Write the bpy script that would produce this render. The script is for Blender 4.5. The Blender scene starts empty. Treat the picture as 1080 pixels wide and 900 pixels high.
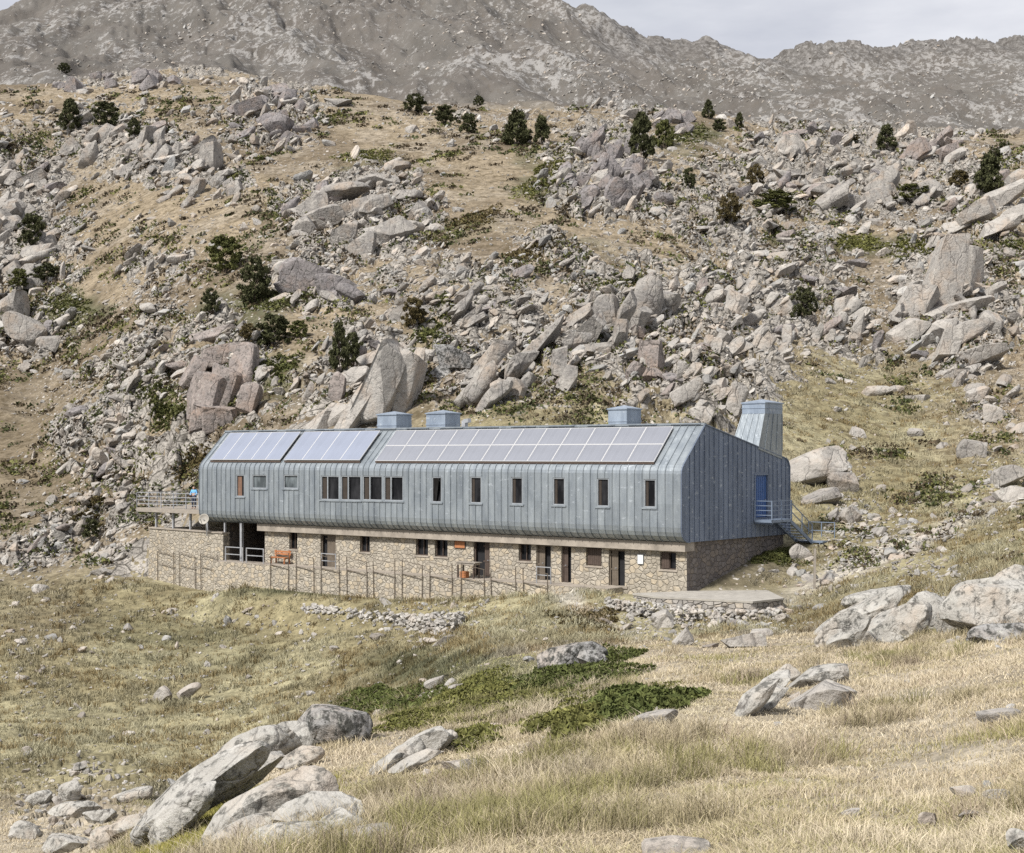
import bpy, bmesh, math, random
import numpy as np
from math import radians as R
from mathutils import Vector, Matrix

SC = bpy.context.scene
C = SC.collection
# ------------------------------------------------------------------ camera
F, CX, CY = 1550.0, 540.0, 480.0            # focal length in photo pixels, principal point, eye level row
cam_d = bpy.data.cameras.new('camera'); cam = bpy.data.objects.new('camera', cam_d); C.objects.link(cam)
cam_d.sensor_width = 36; cam_d.lens = 36 * F / 1080
cam.rotation_euler = (R(90), 0, 0); cam_d.shift_y = 30 / 1080
cam_d.clip_start = 0.3; cam_d.clip_end = 9000
SC.camera = cam
# ------------------------------------------------------------------ sky, sun, exposure
SUN_EL, SUN_AZ = 46, 222                    # azimuth clockwise from +Y: behind the camera and to the left
W = bpy.data.worlds.new('World'); SC.world = W; W.use_nodes = True
nt = W.node_tree; nt.nodes.clear()
def wn(t, **k):
    n = nt.nodes.new(t)
    for a, b in k.items(): setattr(n, a, b)
    return n
sky = wn('ShaderNodeTexSky', sky_type='NISHITA', sun_disc=False, sun_elevation=R(SUN_EL), sun_rotation=R(SUN_AZ))
sky.air_density = 1.0; sky.dust_density = 2.0; sky.altitude = 2300
tc = wn('ShaderNodeTexCoord'); mp = wn('ShaderNodeMapping'); mp.inputs['Scale'].default_value = (1.2, 1.2, 4.5)
nz = wn('ShaderNodeTexNoise'); nz.inputs['Scale'].default_value = 2.1; nz.inputs['Detail'].default_value = 7; nz.inputs['Roughness'].default_value = .55
rp = wn('ShaderNodeValToRGB'); rp.color_ramp.elements[0].position = .40; rp.color_ramp.elements[1].position = .66
rp.color_ramp.elements[0].color = (.70, .70, .70, 1); rp.color_ramp.elements[1].color = (.97, .97, .97, 1)
nz2 = wn('ShaderNodeTexNoise'); nz2.inputs['Scale'].default_value = 3.4; nz2.inputs['Detail'].default_value = 6
rp2 = wn('ShaderNodeValToRGB')
rp2.color_ramp.elements[0].position = .36; rp2.color_ramp.elements[0].color = (9.2, 9.5, 10.7, 1)
rp2.color_ramp.elements[1].position = .64; rp2.color_ramp.elements[1].color = (14.5, 14.6, 15.2, 1)
mx = wn('ShaderNodeMix', data_type='RGBA')
bg = wn('ShaderNodeBackground'); bg.inputs['Strength'].default_value = .05
out = wn('ShaderNodeOutputWorld')
L_ = nt.links.new
L_(tc.outputs['Generated'], mp.inputs['Vector']); L_(mp.outputs[0], nz.inputs['Vector']); L_(mp.outputs[0], nz2.inputs['Vector'])
L_(nz.outputs['Fac'], rp.inputs[0]); L_(nz2.outputs['Fac'], rp2.inputs[0])
L_(rp.outputs[0], mx.inputs['Factor']); L_(sky.outputs[0], mx.inputs['A']); L_(rp2.outputs[0], mx.inputs['B'])
L_(mx.outputs['Result'], bg.inputs['Color']); L_(bg.outputs[0], out.inputs[0])
sd = bpy.data.lights.new('sun', 'SUN'); sun = bpy.data.objects.new('sun', sd); C.objects.link(sun)
sd.energy = 4.3; sd.angle = R(6); sd.color = (1.0, .96, .90)
sun.rotation_euler = (R(90 - SUN_EL), 0, R(180 - SUN_AZ)); sun.location = (-30, -20, 60)
SC.view_settings.view_transform = 'Standard'; SC.view_settings.look = 'None'
SC.view_settings.gamma = 1; SC.view_settings.use_curve_mapping = False
SC.view_settings.exposure = 0.42
SC.render.engine = 'CYCLES'
SC.cycles.max_bounces = 5; SC.cycles.diffuse_bounces = 2; SC.cycles.glossy_bounces = 2
SC.cycles.transparent_max_bounces = 4; SC.cycles.use_denoising = False
SC.render.threads_mode = 'AUTO'

rng = np.random.default_rng(7)
random.seed(7)
# ------------------------------------------------------------------ noise
def h2(ix, iy, s=0):
    h = (ix.astype(np.int64) * 374761393 + iy.astype(np.int64) * 668265263 + s * 974711) & 0xffffffff
    h = ((h ^ (h >> 13)) * 1274126177) & 0xffffffff
    h = ((h ^ (h >> 16)) * 2246822519) & 0xffffffff
    return ((h ^ (h >> 15)) & 0xffffff) / float(0x1000000)
def vn2(x, y, s=0):
    ix = np.floor(x); iy = np.floor(y); fx = x - ix; fy = y - iy
    fx = fx * fx * fx * (fx * (fx * 6 - 15) + 10); fy = fy * fy * fy * (fy * (fy * 6 - 15) + 10)
    a = h2(ix, iy, s); b = h2(ix + 1, iy, s); c = h2(ix, iy + 1, s); d = h2(ix + 1, iy + 1, s)
    return (a + (b - a) * fx) * (1 - fy) + (c + (d - c) * fx) * fy
def fbm(x, y, o=4, s=0, g=.5):
    v = 0; a = 1; t = 0
    for i in range(o):
        v = v + a * vn2(x + 17.3 * i, y - 9.1 * i, s + i * 31); t += a; a *= g; x = x * 2.03; y = y * 2.03
    return v / t - .5
def h3(ix, iy, iz, s): return h2(ix + iz * 1013, iy - iz * 7919, s)
def vn3(p, s=0):
    i = np.floor(p); f = p - i; f = f * f * (3 - 2 * f)
    r = 0
    for dx in (0, 1):
        for dy in (0, 1):
            for dz in (0, 1):
                w = (f[:, 0] if dx else 1 - f[:, 0]) * (f[:, 1] if dy else 1 - f[:, 1]) * (f[:, 2] if dz else 1 - f[:, 2])
                r = r + w * h3(i[:, 0] + dx, i[:, 1] + dy, i[:, 2] + dz, s)
    return r
def fbm3(p, o=4, s=0, g=.5):
    v = 0; a = 1; t = 0
    for k in range(o):
        v = v + a * vn3(p + 13.7 * k, s + 11 * k); t += a; a *= g; p = p * 2.07
    return v / t - .5
def worley_blocks(x, y, s):
    """stepped, tilted block heights with sunken joints, -0.5..0.5"""
    ix = np.floor(x); iy = np.floor(y)
    f1 = np.full(x.shape, 9.); f2 = np.full(x.shape, 9.); hh = np.zeros(x.shape)
    for dx in (-1, 0, 1):
        for dy in (-1, 0, 1):
            cx = ix + dx; cy = iy + dy
            ax = cx + h2(cx, cy, s); ay = cy + h2(cx, cy, s + 1)
            d = np.hypot(x - ax, y - ay)
            hv = h2(cx, cy, s + 2) - .5 + (x - ax) * (h2(cx, cy, s + 3) - .5) * 1.1 + (y - ay) * (h2(cx, cy, s + 4) - .35) * 1.1
            n = d < f1
            f2 = np.where(n, f1, np.minimum(f2, d)); hh = np.where(n, hv, hh); f1 = np.where(n, d, f1)
    return hh - .45 * np.clip(1 - (f2 - f1) / .14, 0, 1)
def sst(a, b, x):
    t = np.clip((x - a) / (b - a), 0, 1); return t * t * (3 - 2 * t)

# ------------------------------------------------------------------ hut frame: u to the left along the front, v to the back
HC = np.array([9.37, 81.6]); UD = np.array([-.7716, .6361]); VD = np.array([.6361, .7716]); HB = -7.65
def uv_of(x, y):
    dx = x - HC[0]; dy = y - HC[1]
    return dx * UD[0] + dy * UD[1], dx * VD[0] + dy * VD[1]
def u_at(px, v):                            # where the sight line of a photo column meets the plane v
    t = (px - CX) / F
    return (HC[0] + VD[0] * v - t * (HC[1] + VD[1] * v)) / (t * UD[1] - UD[0])
def dep(u, v): return HC[1] + UD[1] * u + VD[1] * v
def z_at(py, u, v): return -(py - CY) / F * dep(u, v)

# ------------------------------------------------------------------ terrain survey: distance, row of the photograph (or height)
def prof(*pts):
    d = np.array([p[0] for p in pts], float)
    z = np.array([p[1] if len(p) == 3 else -(p[1] - CY) / F * p[0] for p in pts], float)
    return np.log(d), z
z_ = 'z'
COLS = {
 -900: prof((1.5,-1.75,z_),(8,-3.2,z_),(20,-7,z_),(45,-12,z_),(65,-13,z_),(100,-11,z_),(140,-6,z_),(200,12,z_),(300,58,z_),(400,98,z_),(520,128,z_),(800,200,z_),(1000,190,z_),(1500,120,z_)),
 -200: prof((1.5,-1.75,z_),(8,-3.1,z_),(20,-6.6,z_),(45,-12.4,z_),(55,-13.3,z_),(65,-13.6,z_),(76,-13.3,z_),(100,-11.4,z_),(118,-9.4,z_),(140,-6.5,z_),(165,-1.5,z_),(200,11,z_),(240,29,z_),(300,60,z_),(385,98,z_),(420,105,z_),(520,135,z_),(650,180,z_),(800,230,z_),(900,262,z_),(1000,250,z_),(1500,150,z_)),
 20: prof((1.5,-1.75,z_),(8,-3,z_),(20,-6.2,z_),(45,900),(55,850),(65,800),(76,750),(87,700),(100,650),(118,600),(140,548),(165,492),(200,400),(240,300),(280,230),(320,165),(360,112),(385,90),(410,88),(520,72),(650,46),(800,22),(900,6),(1000,260,z_),(1500,150,z_)),
 200: prof((1.5,-1.75,z_),(8,-2.9,z_),(12,-3.7,z_),(20,900),(28,868),(38,841),(42,-9.9,z_),(50,-12.2,z_),(66,800),(77,750),(90,700),(102,648),(109,622),(114,578),(120,540),(130,494),(155,400),(200,300),(250,212),(310,132),(360,92),(400,74),(430,74),(520,60),(700,22),(850,-22),(960,-40),(1080,310,z_),(1500,150,z_)),
 340: prof((1.5,-1.75,z_),(8,-2.7,z_),(15,900),(22,850),(32,803),(41,765),(45,-9.2,z_),(56,-11.6,z_),(72,742),(84,700),(94,664),(101,625),(106,598),(112,540),(118,462),(126,425),(140,380),(165,320),(200,262),(240,200),(290,150),(330,112),(365,96),(400,97),(480,88),(650,40),(850,-20),(1000,-58),(1150,330,z_),(1500,180,z_)),
 540: prof((1.5,-1.75,z_),(8,-2.6,z_),(12,900),(17,850),(25,800),(33,768),(42,738),(52,702),(60,684),(74,661),(86,638),(92,626),(97,600),(104,505),(110,446),(130,390),(160,312),(190,252),(230,200),(270,165),(310,132),(335,117),(370,119),(450,112),(600,64),(800,20),(1000,-14),(1120,330,z_),(1500,180,z_)),
 620: prof((1.5,-1.75,z_),(8,-2.6,z_),(11.5,900),(16,850),(22.5,800),(30,760),(41,722),(51,695),(60,679),(73,658),(83,637),(88,622),(94,590),(102,500),(110,442),(130,386),(160,312),(190,252),(230,200),(265,165),(300,137),(330,118),(370,119),(460,110),(620,72),(800,42),(1020,16),(1140,310,z_),(1500,180,z_)),
 720: prof((1.5,-1.75,z_),(8,-2.5,z_),(11,900),(15,850),(20,800),(28,750),(40,706),(50,685),(62,669),(70,661),(75.5,654),(80,636),(83,624),(87,598),(94,535),(102,475),(110,440),(130,385),(160,320),(190,265),(230,210),(270,165),(310,138),(340,120),(380,121),(480,112),(700,78),(900,57),(1050,46),(1150,285,z_),(1500,180,z_)),
 830: prof((1.5,-1.75,z_),(8,-2.4,z_),(10,900),(14,850),(20,800),(28,750),(38,710),(48,685),(58,669),(68,660),(75,651),(79,638),(83,622),(86,603),(91,574),(98,540),(106,500),(115,465),(130,425),(150,380),(175,325),(205,265),(240,215),(280,175),(320,148),(360,135),(400,133),(500,122),(700,92),(900,62),(1050,43),(1150,290,z_),(1500,180,z_)),
 950: prof((1.5,-1.75,z_),(7,-2.2,z_),(10,900),(14,850),(19,800),(26,750),(36,710),(46,680),(56,655),(66,635),(76,605),(86,575),(98,540),(110,500),(125,460),(140,420),(160,375),(185,320),(215,260),(250,210),(290,175),(330,150),(370,142),(420,139),(550,120),(750,86),(950,60),(1050,47),(1150,285,z_),(1500,180,z_)),
 1080: prof((1.5,-1.75,z_),(6,-2.0,z_),(9,900),(12,850),(16,800),(22,750),(30,705),(40,672),(48,640),(58,610),(70,585),(82,560),(95,530),(110,490),(125,450),(145,400),(165,360),(190,300),(220,240),(255,195),(290,165),(330,148),(380,140),(450,131),(600,110),(800,76),(950,53),(1050,39),(1150,290,z_),(1500,180,z_)),
 1400: prof((1.5,-1.75,z_),(6,-1.9,z_),(9,-2.1,z_),(16,-2.9,z_),(30,-3.7,z_),(48,-4.2,z_),(82,-3.2,z_),(110,0,z_),(145,8.5,z_),(190,23,z_),(255,48,z_),(330,72,z_),(450,104,z_),(600,148,z_),(800,215,z_),(1050,320,z_),(1150,300,z_),(1500,180,z_)),
 2000: prof((1.5,-1.75,z_),(6,-1.9,z_),(30,-3,z_),(82,-1,z_),(145,11,z_),(255,52,z_),(450,110,z_),(800,220,z_),(1050,330,z_),(1500,200,z_)),
}
def pchip(x, y, q):                         # monotone cubic; y may be 2-D (rows follow x)
    h = np.diff(x); y2 = y.reshape(len(x), -1); dl = np.diff(y2, axis=0) / h[:, None]
    m = np.zeros_like(y2)
    w1 = (2 * h[1:] + h[:-1])[:, None]; w2 = (h[1:] + 2 * h[:-1])[:, None]
    ok = dl[:-1] * dl[1:] > 0
    with np.errstate(divide='ignore', invalid='ignore'):
        mm = (w1 + w2) / (w1 / dl[:-1] + w2 / dl[1:])
    m[1:-1] = np.where(ok, mm, 0); m[0] = dl[0]; m[-1] = dl[-1]
    k = np.clip(np.searchsorted(x, q) - 1, 0, len(x) - 2)
    t = ((q - x[k]) / h[k])[:, None]; hk = h[k][:, None]
    r = (1 + 2 * t) * (1 - t) ** 2 * y2[k] + t * (1 - t) ** 2 * hk * m[k] + t * t * (3 - 2 * t) * y2[k + 1] + t * t * (t - 1) * hk * m[k + 1]
    return r if y.ndim > 1 else r[:, 0]
dfine = np.exp(np.linspace(np.log(1.5), np.log(1500), 6000))
wgt = np.interp(dfine, [1.5, 6, 9, 55, 70, 380, 450, 1050, 1120, 1500], [.15, .3, .9, 1.0, 1.7, 1.7, 1.0, 1.0, .15, .1])
cum = np.cumsum(wgt); cum = (cum - cum[0]) / (cum[-1] - cum[0])
NR = 1250
DR = np.interp(np.linspace(0, 1, NR), cum, dfine)
PXC = np.concatenate([np.arange(-900, -260, 8.), np.arange(-260, 1340, 1.35), np.arange(1340, 2001, 8.)])
NCOL = len(PXC)
keys = sorted(COLS); base = np.array([pchip(COLS[k][0], COLS[k][1], np.log(DR)) for k in keys])   # cols x rows
Z0 = pchip(np.array(keys, float), base, PXC).T.copy()                                            # rows x cols
D2 = np.repeat(DR[:, None], NCOL, 1); P2 = np.repeat(PXC[None, :], NR, 0)
X2 = (P2 - CX) / F * D2
Y0 = CY - F * Z0 / D2                                                                             # row of each ground point

# ground cover zones, surveyed on the photograph: cx, cy, rx, ry, angle, strength
ROCK = [(20,240,60,95,0,1),(30,345,50,40,0,.8),(150,158,95,36,-15,1),(225,185,50,24,-20,.8),(285,122,62,36,0,.9),(130,82,95,16,0,.7),(215,78,60,12,0,.6),
 (380,228,80,52,0,1),(330,292,62,34,0,.9),(232,390,52,58,0,1),(395,405,62,60,0,1),(300,440,60,30,40,.8),(545,375,125,66,15,.8),(665,335,75,62,0,1),(635,180,62,55,0,1),
 (145,400,52,42,60,1.0),(120,480,40,70,55,1.0),(190,480,70,55,40,.85),(60,575,70,22,15,1),(150,560,60,40,30,.8),(170,285,60,50,60,.55),(95,410,50,50,0,.5),
 (900,190,200,52,0,.84),(800,250,140,60,-25,.74),(760,350,90,90,-40,.74),(860,320,90,50,-25,.8),(1010,315,72,84,0,1),(900,350,50,35,0,.8),(700,430,70,40,-30,.7),(760,410,70,50,-30,.7),
 (1050,440,40,40,0,.5),(1055,510,40,36,0,.6),(870,510,50,42,0,.5),(930,575,90,22,-20,.75),(690,655,60,22,0,.8),(780,650,70,20,0,.8),(600,130,90,22,0,.5),(500,130,110,24,0,.45),
 (640,95,70,22,-25,.9),(770,95,80,22,-10,.7),(900,140,120,22,0,.9),(480,45,130,40,0,.35),(190,45,60,16,10,.55),(450,320,70,30,-25,.7),(520,300,90,24,-25,.7),(600,280,90,24,-25,.6),
 (300,215,40,20,0,.3),(450,655,60,18,0,.5),(85,850,80,40,10,1),(215,825,80,30,32,.5),(440,795,50,24,20,.5),(1040,640,70,40,0,.6),(30,700,30,40,0,.25),(1000,115,80,30,0,.5),(800,600,50,26,0,.4),(935,582,105,8,22,.8),(870,590,40,30,-20,.5),(640,440,110,26,-10,.55),(500,440,60,22,0,.6)]
GREEN = [(60,325,55,20,0,.9),(155,415,34,20,0,.9),(250,335,60,24,0,.8),(285,400,50,30,0,.6),(580,190,44,32,0,.7),(490,240,40,12,0,.6),(725,145,36,14,0,.9),(905,258,36,14,0,.9),
 (965,262,34,14,0,.9),(825,250,34,14,0,.7),(540,725,170,28,-8,.8),(200,680,130,36,-8,.5),(560,650,60,10,-10,.4),(350,635,140,10,5,.7),(390,170,40,12,0,.6),(640,270,60,14,-20,.4),
 (800,592,30,10,-5,.6),(240,870,130,24,-20,.6),(60,800,80,30,0,.4),(20,345,40,20,0,.5),(1050,265,30,16,0,.5),(450,355,40,14,0,.5),(780,345,40,12,0,.4)]
def zone(lst, x, y):
    v = np.zeros(x.shape)
    for cx, cy, rx, ry, a, s in lst:
        m = (np.abs(x - cx) < 2.2 * max(rx, ry)) & (np.abs(y - cy) < 2.2 * max(rx, ry))
        if not m.any(): continue
        c, n = math.cos(R(a)), math.sin(R(a)); dx = x[m] - cx; dy = y[m] - cy
        e = ((dx * c - dy * n) / rx) ** 2 + ((dx * n + dy * c) / ry) ** 2
        v[m] = np.maximum(v[m], s * np.exp(-e ** 1.5 * .7))
    return v
wx = fbm(X2 / 9, D2 / 9, 3, 5) * 60; wy = fbm(X2 / 9, D2 / 9, 3, 8) * 40
RK = np.clip(zone(ROCK, P2 + wx, Y0 + wy), 0, 1); GR = np.clip(zone(GREEN, P2 + wx * .6, Y0 + wy * .5), 0, 1)
u2, v2 = uv_of(X2, D2)
near_hut = sst(-5, -1, v2) * sst(24, 14, v2) * sst(-6, -1, u2) * sst(66, 53, u2)
far = sst(380, 520, D2); hill = sst(95, 120, D2) * (1 - far)
RK = np.where(D2 > 430, RK * .8, RK)
# relief
dz = fbm(X2 / 16, D2 / 16, 4, 21) * 2.6 * hill + fbm(X2 / 5, D2 / 5, 3, 22) * .35 * sst(8, 30, D2)
dz += fbm(X2 / 1.1, D2 / 1.1, 3, 23) * (.16 + .22 * sst(58, 68, D2)) * (1 - far) * (1 - RK * .5)
rk = sst(.25, .75, RK + .5 * fbm(X2 / 4, D2 / 4, 3, 27))
wb1 = worley_blocks(X2 / 3.4 + .3 * D2 / 3.6, D2 / 4.4, 41); wb2 = worley_blocks(X2 / 1.5 + .2 * D2 / 1.5, D2 / 1.8, 47)
dz += rk * hill * (2.4 * wb1 + 1.1 * wb2)
BARE = np.clip(rk * 1.15, 0, 1) * sst(-.24, .02, wb1 + .55 * wb2 + .5 * fbm(X2 / 2.2, D2 / 2.2, 3, 49)) * hill
dz += rk * (1 - hill) * (1 - far) * .3 * worley_blocks(X2 / .8, D2 / .8, 51) * sst(10, 30, D2)
dz += far * (fbm(X2 / 90, D2 / 90, 5, 61) * 11 - np.abs(fbm(X2 / 55 + .25 * D2 / 55, D2 / 230, 5, 69)) * 46 + worley_blocks(X2 / 14, D2 / 18, 63) * 2.0 * sst(-.12, .18, fbm(X2 / 50, D2 / 80, 4, 66)) + np.abs(fbm(X2 / 30, D2 / 60, 4, 64)) * -14)
crest = sst(900, 1040, D2) * sst(650, 720, P2)
CRST = sst(62, 47, Y0) * far * sst(600, 660, P2)
dz += crest * (fbm(X2 / 60, D2 * 0, 4, 71, .5) * 16 + worley_blocks(X2 / 9, D2 / 60, 73) * 4)
dz *= 1 - near_hut
Z = Z0 + dz
# ground fitted to the hut: foot of the terrace wall, platform corner, cellar void
uline = np.array([-4, 1.5, 5.5, 9.5, 14.7, 20.5, 28.6, 35.5, 39.6, 44, 48.8, 56])
zline = np.array([-8.1, -7.9, -7.85, -8.25, -8.9, -9.3, -9.4, -9.3, -10.1, -9.9, -9.45, -9.2])
zl = np.interp(u2, uline, zline)
w = sst(4.5, .6, np.abs(v2 + .9)) * sst(-5, -.5, u2) * sst(54, 49, u2)
Z = Z * (1 - w) + zl * w
ins = (u2 > .3) & (u2 < 41.8) & (v2 > 1.3) & (v2 < 12.1); Z = np.where(ins, np.minimum(Z, -5.6), Z)
ins = (u2 > 2.5) & (u2 < 49) & (v2 > -.35) & (v2 < 7.4) & ((v2 < 1.6) | (u2 > 35)) & ((v2 < 4.9) | (u2 < 42)); Z = np.where(ins, np.minimum(Z, -8.05), Z)
ins = (u2 > 39.5) & (u2 < 49) & (v2 > .1) & (v2 < 5.5); Z = np.where(ins, np.minimum(Z, -6.2), Z)
YP = CY - F * Z / D2
YMIN = np.minimum.accumulate(YP, axis=0)

def ground_z(px, d):
    ci = np.clip(np.interp(px, PXC, np.arange(NCOL)), 0, NCOL - 1.001); ri = np.clip(np.interp(d, DR, np.arange(NR)), 0, NR - 1.001)
    c = ci.astype(int); r = ri.astype(int); fc = ci - c; fr = ri - r
    return (Z[r, c] * (1 - fc) + Z[r, c + 1] * fc) * (1 - fr) + (Z[r + 1, c] * (1 - fc) + Z[r + 1, c + 1] * fc) * fr
def ground_d(px, py):                       # distance at which a photo point meets the ground
    px = np.atleast_1d(np.asarray(px, float)); py = np.atleast_1d(np.asarray(py, float)); o = np.zeros(len(px))
    ci = np.clip(np.interp(px, PXC, np.arange(NCOL)), 0, NCOL - 1).round().astype(int)
    for i in range(len(px)):
        col = YMIN[:, ci[i]]; k = np.searchsorted(-col, -py[i]); o[i] = DR[min(k, NR - 1)]
    return o
def gpt(px, py):
    d = float(ground_d(px, py)[0]); z = float(ground_z(np.array([px]), np.array([d]))[0])
    return Vector(((px - CX) / F * d, d, z))
def gz_xy(x, y):
    x = np.asarray(x, float); y = np.asarray(y, float); return ground_z(CX + F * x / y, y)
def sample(A, px, d):
    ci = np.clip(np.interp(px, PXC, np.arange(NCOL)), 0, NCOL - 1).round().astype(int); ri = np.clip(np.interp(d, DR, np.arange(NR)), 0, NR - 1).round().astype(int)
    return A[ri, ci]

# ------------------------------------------------------------------ materials
def mat(name):
    m = bpy.data.materials.new(name); m.use_nodes = True; n = m.node_tree
    b = n.nodes['Principled BSDF']; b.inputs['Specular IOR Level'].default_value = .25
    return m, n, b
def N(n, t, **k):
    x = n.nodes.new(t)
    for a, b in k.items():
        if a in x.inputs.keys() if hasattr(x.inputs, 'keys') else False: x.inputs[a].default_value = b
        else: setattr(x, a, b)
    return x
def noise(n, vec, scale, detail=4, rough=.55):
    x = n.nodes.new('ShaderNodeTexNoise'); x.inputs['Scale'].default_value = scale; x.inputs['Detail'].default_value = detail; x.inputs['Roughness'].default_value = rough
    if vec is not None: n.links.new(vec, x.inputs['Vector'])
    return x.outputs['Fac']
def ramp(n, fac, a, b, ca=(0, 0, 0), cb=(1, 1, 1)):
    x = n.nodes.new('ShaderNodeValToRGB'); e = x.color_ramp.elements
    e[0].position = a; e[1].position = b; e[0].color = (*ca, 1); e[1].color = (*cb, 1); n.links.new(fac, x.inputs[0]); return x.outputs[0]
def mix(n, fac, a, b, blend='MIX'):
    x = n.nodes.new('ShaderNodeMix'); x.data_type = 'RGBA'; x.blend_type = blend
    for s, v in (('Factor', fac), ('A', a), ('B', b)):
        if hasattr(v, 'is_linked') or isinstance(v, bpy.types.NodeSocket): n.links.new(v, x.inputs[s])
        elif s == 'Factor': x.inputs[s].default_value = v
        else: x.inputs[s].default_value = (*v, 1)
    return x.outputs['Result']
def math_(n, op, a, b):
    x = n.nodes.new('ShaderNodeMath'); x.operation = op
    for i, v in enumerate((a, b)):
        if isinstance(v, bpy.types.NodeSocket): n.links.new(v, x.inputs[i])
        else: x.inputs[i].default_value = v
    return x.outputs[0]
def bump(n, b, h, st, dist):
    x = n.nodes.new('ShaderNodeBump'); x.inputs['Strength'].default_value = st; x.inputs['Distance'].default_value = dist
    n.links.new(h, x.inputs['Height']); n.links.new(x.outputs[0], b.inputs['Normal'])
def wpos(n): return n.nodes.new('ShaderNodeNewGeometry').outputs['Position']
def opos(n): return n.nodes.new('ShaderNodeTexCoord').outputs['Object']
def attr(n, name, out='Color'):
    x = n.nodes.new('ShaderNodeAttribute'); x.attribute_name = name; return x.outputs[out]
def voro(n, vec, scale, feature='F1', out='Distance', rnd=1):
    x = n.nodes.new('ShaderNodeTexVoronoi'); x.feature = feature; x.inputs['Scale'].default_value = scale; x.inputs['Randomness'].default_value = rnd
    n.links.new(vec, x.inputs['Vector']); return x.outputs[out]
def scaled(n, vec, s, rot=(0, 0, 0)):
    x = n.nodes.new('ShaderNodeMapping'); x.inputs['Scale'].default_value = s; x.inputs['Rotation'].default_value = rot; n.links.new(vec, x.inputs['Vector']); return x.outputs[0]

def granite(name, pale, dark, lichen=.3, moss=0., k=1.0, tint=False):
    m, n, b = mat(name); p = wpos(n)
    c = mix(n, ramp(n, noise(n, p, .9 * k, 5), .36, .66), dark, pale)
    c = mix(n, ramp(n, noise(n, p, .35 * k, 4, .6), .5, .72), c, tuple(x * y for x, y in zip(pale, (.92, .80, .70))))      # iron stain
    sp = noise(n, p, 22 * k, 3, .7)
    c = mix(n, ramp(n, sp, .3, .7), c, mix(n, .5, c, (.5, .5, .5), 'MULTIPLY'))
    streak = noise(n, scaled(n, p, (3.2 * k, 3.2 * k, .55 * k), (0, R(28), 0)), 1.0, 4)
    c = mix(n, math_(n, 'MULTIPLY', ramp(n, streak, .5, .7), .45), c, dark)
    ln = noise(n, p, 2.6 * k, 6, .72)
    c = mix(n, math_(n, 'MULTIPLY', ramp(n, ln, .60 - .2 * lichen, .68 - .16 * lichen), min(1, .35 + lichen)), c, (.055, .055, .05))
    pl = noise(n, scaled(n, p, (1, 1, 1), (1, 2, 3)), 4.2 * k, 5, .7)
    c = mix(n, math_(n, 'MULTIPLY', ramp(n, pl, .6, .66), .45), c, (.46, .47, .42))
    wv = n.nodes.new('ShaderNodeMix'); wv.data_type = 'VECTOR'; wv.inputs['Factor'].default_value = .5
    wt = n.nodes.new('ShaderNodeTexNoise'); wt.inputs['Scale'].default_value = .8 * k; wt.inputs['Detail'].default_value = 5; n.links.new(p, wt.inputs['Vector'])
    n.links.new(p, wv.inputs['A']); n.links.new(wt.outputs['Color'], wv.inputs['B'])
    ed = voro(n, scaled(n, wv.outputs['Result'], (1.3 * k, 1.3 * k, .5 * k), (0, R(35), R(10))), 1.0, 'DISTANCE_TO_EDGE')
    crack = ramp(n, ed, 0, .022, (1, 1, 1), (0, 0, 0))
    c = mix(n, math_(n, 'MULTIPLY', math_(n, 'MULTIPLY', crack, ramp(n, noise(n, p, .6 * k, 3), .45, .6)), .75), c, (.06, .05, .045))
    if moss: c = mix(n, math_(n, 'MULTIPLY', ramp(n, noise(n, p, 1.4 * k, 4), .5, .62), moss), c, (.10, .11, .035))
    if tint: c = mix(n, 1.0, c, attr(n, 'tint'), 'MULTIPLY')
    n.links.new(c, b.inputs['Base Color']); b.inputs['Roughness'].default_value = .88
    hgt = math_(n, 'ADD', math_(n, 'MULTIPLY', noise(n, p, 3.2 * k, 8, .62), 1.0), math_(n, 'MULTIPLY', ramp(n, ed, 0, .05), .35))
    bump(n, b, hgt, .75, .22 / k)
    return m
PALE, GREY = (.40, .375, .34), (.25, .235, .22)
M = {}
M['granite'] = granite('granite_grey', PALE, GREY, .30)
M['pale'] = granite('granite_pale', (.47, .44, .40), (.33, .31, .285), .2)
M['pink'] = granite('granite_pink', (.36, .31, .282), (.235, .208, .195), .36)
M['violet'] = granite('granite_violet', (.31, .285, .28), (.20, .185, .185), .42)
M['lichen'] = granite('granite_lichen', (.43, .425, .41), (.27, .265, .26), .72, k=1.5)
M['foreground'] = granite('granite_foreground', (.50, .485, .45), (.36, .345, .315), .42, .0, k=1.6)
M['stones'] = granite('granite_stones', (.52, .495, .455), (.355, .337, .315), .18, tint=True)

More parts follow.
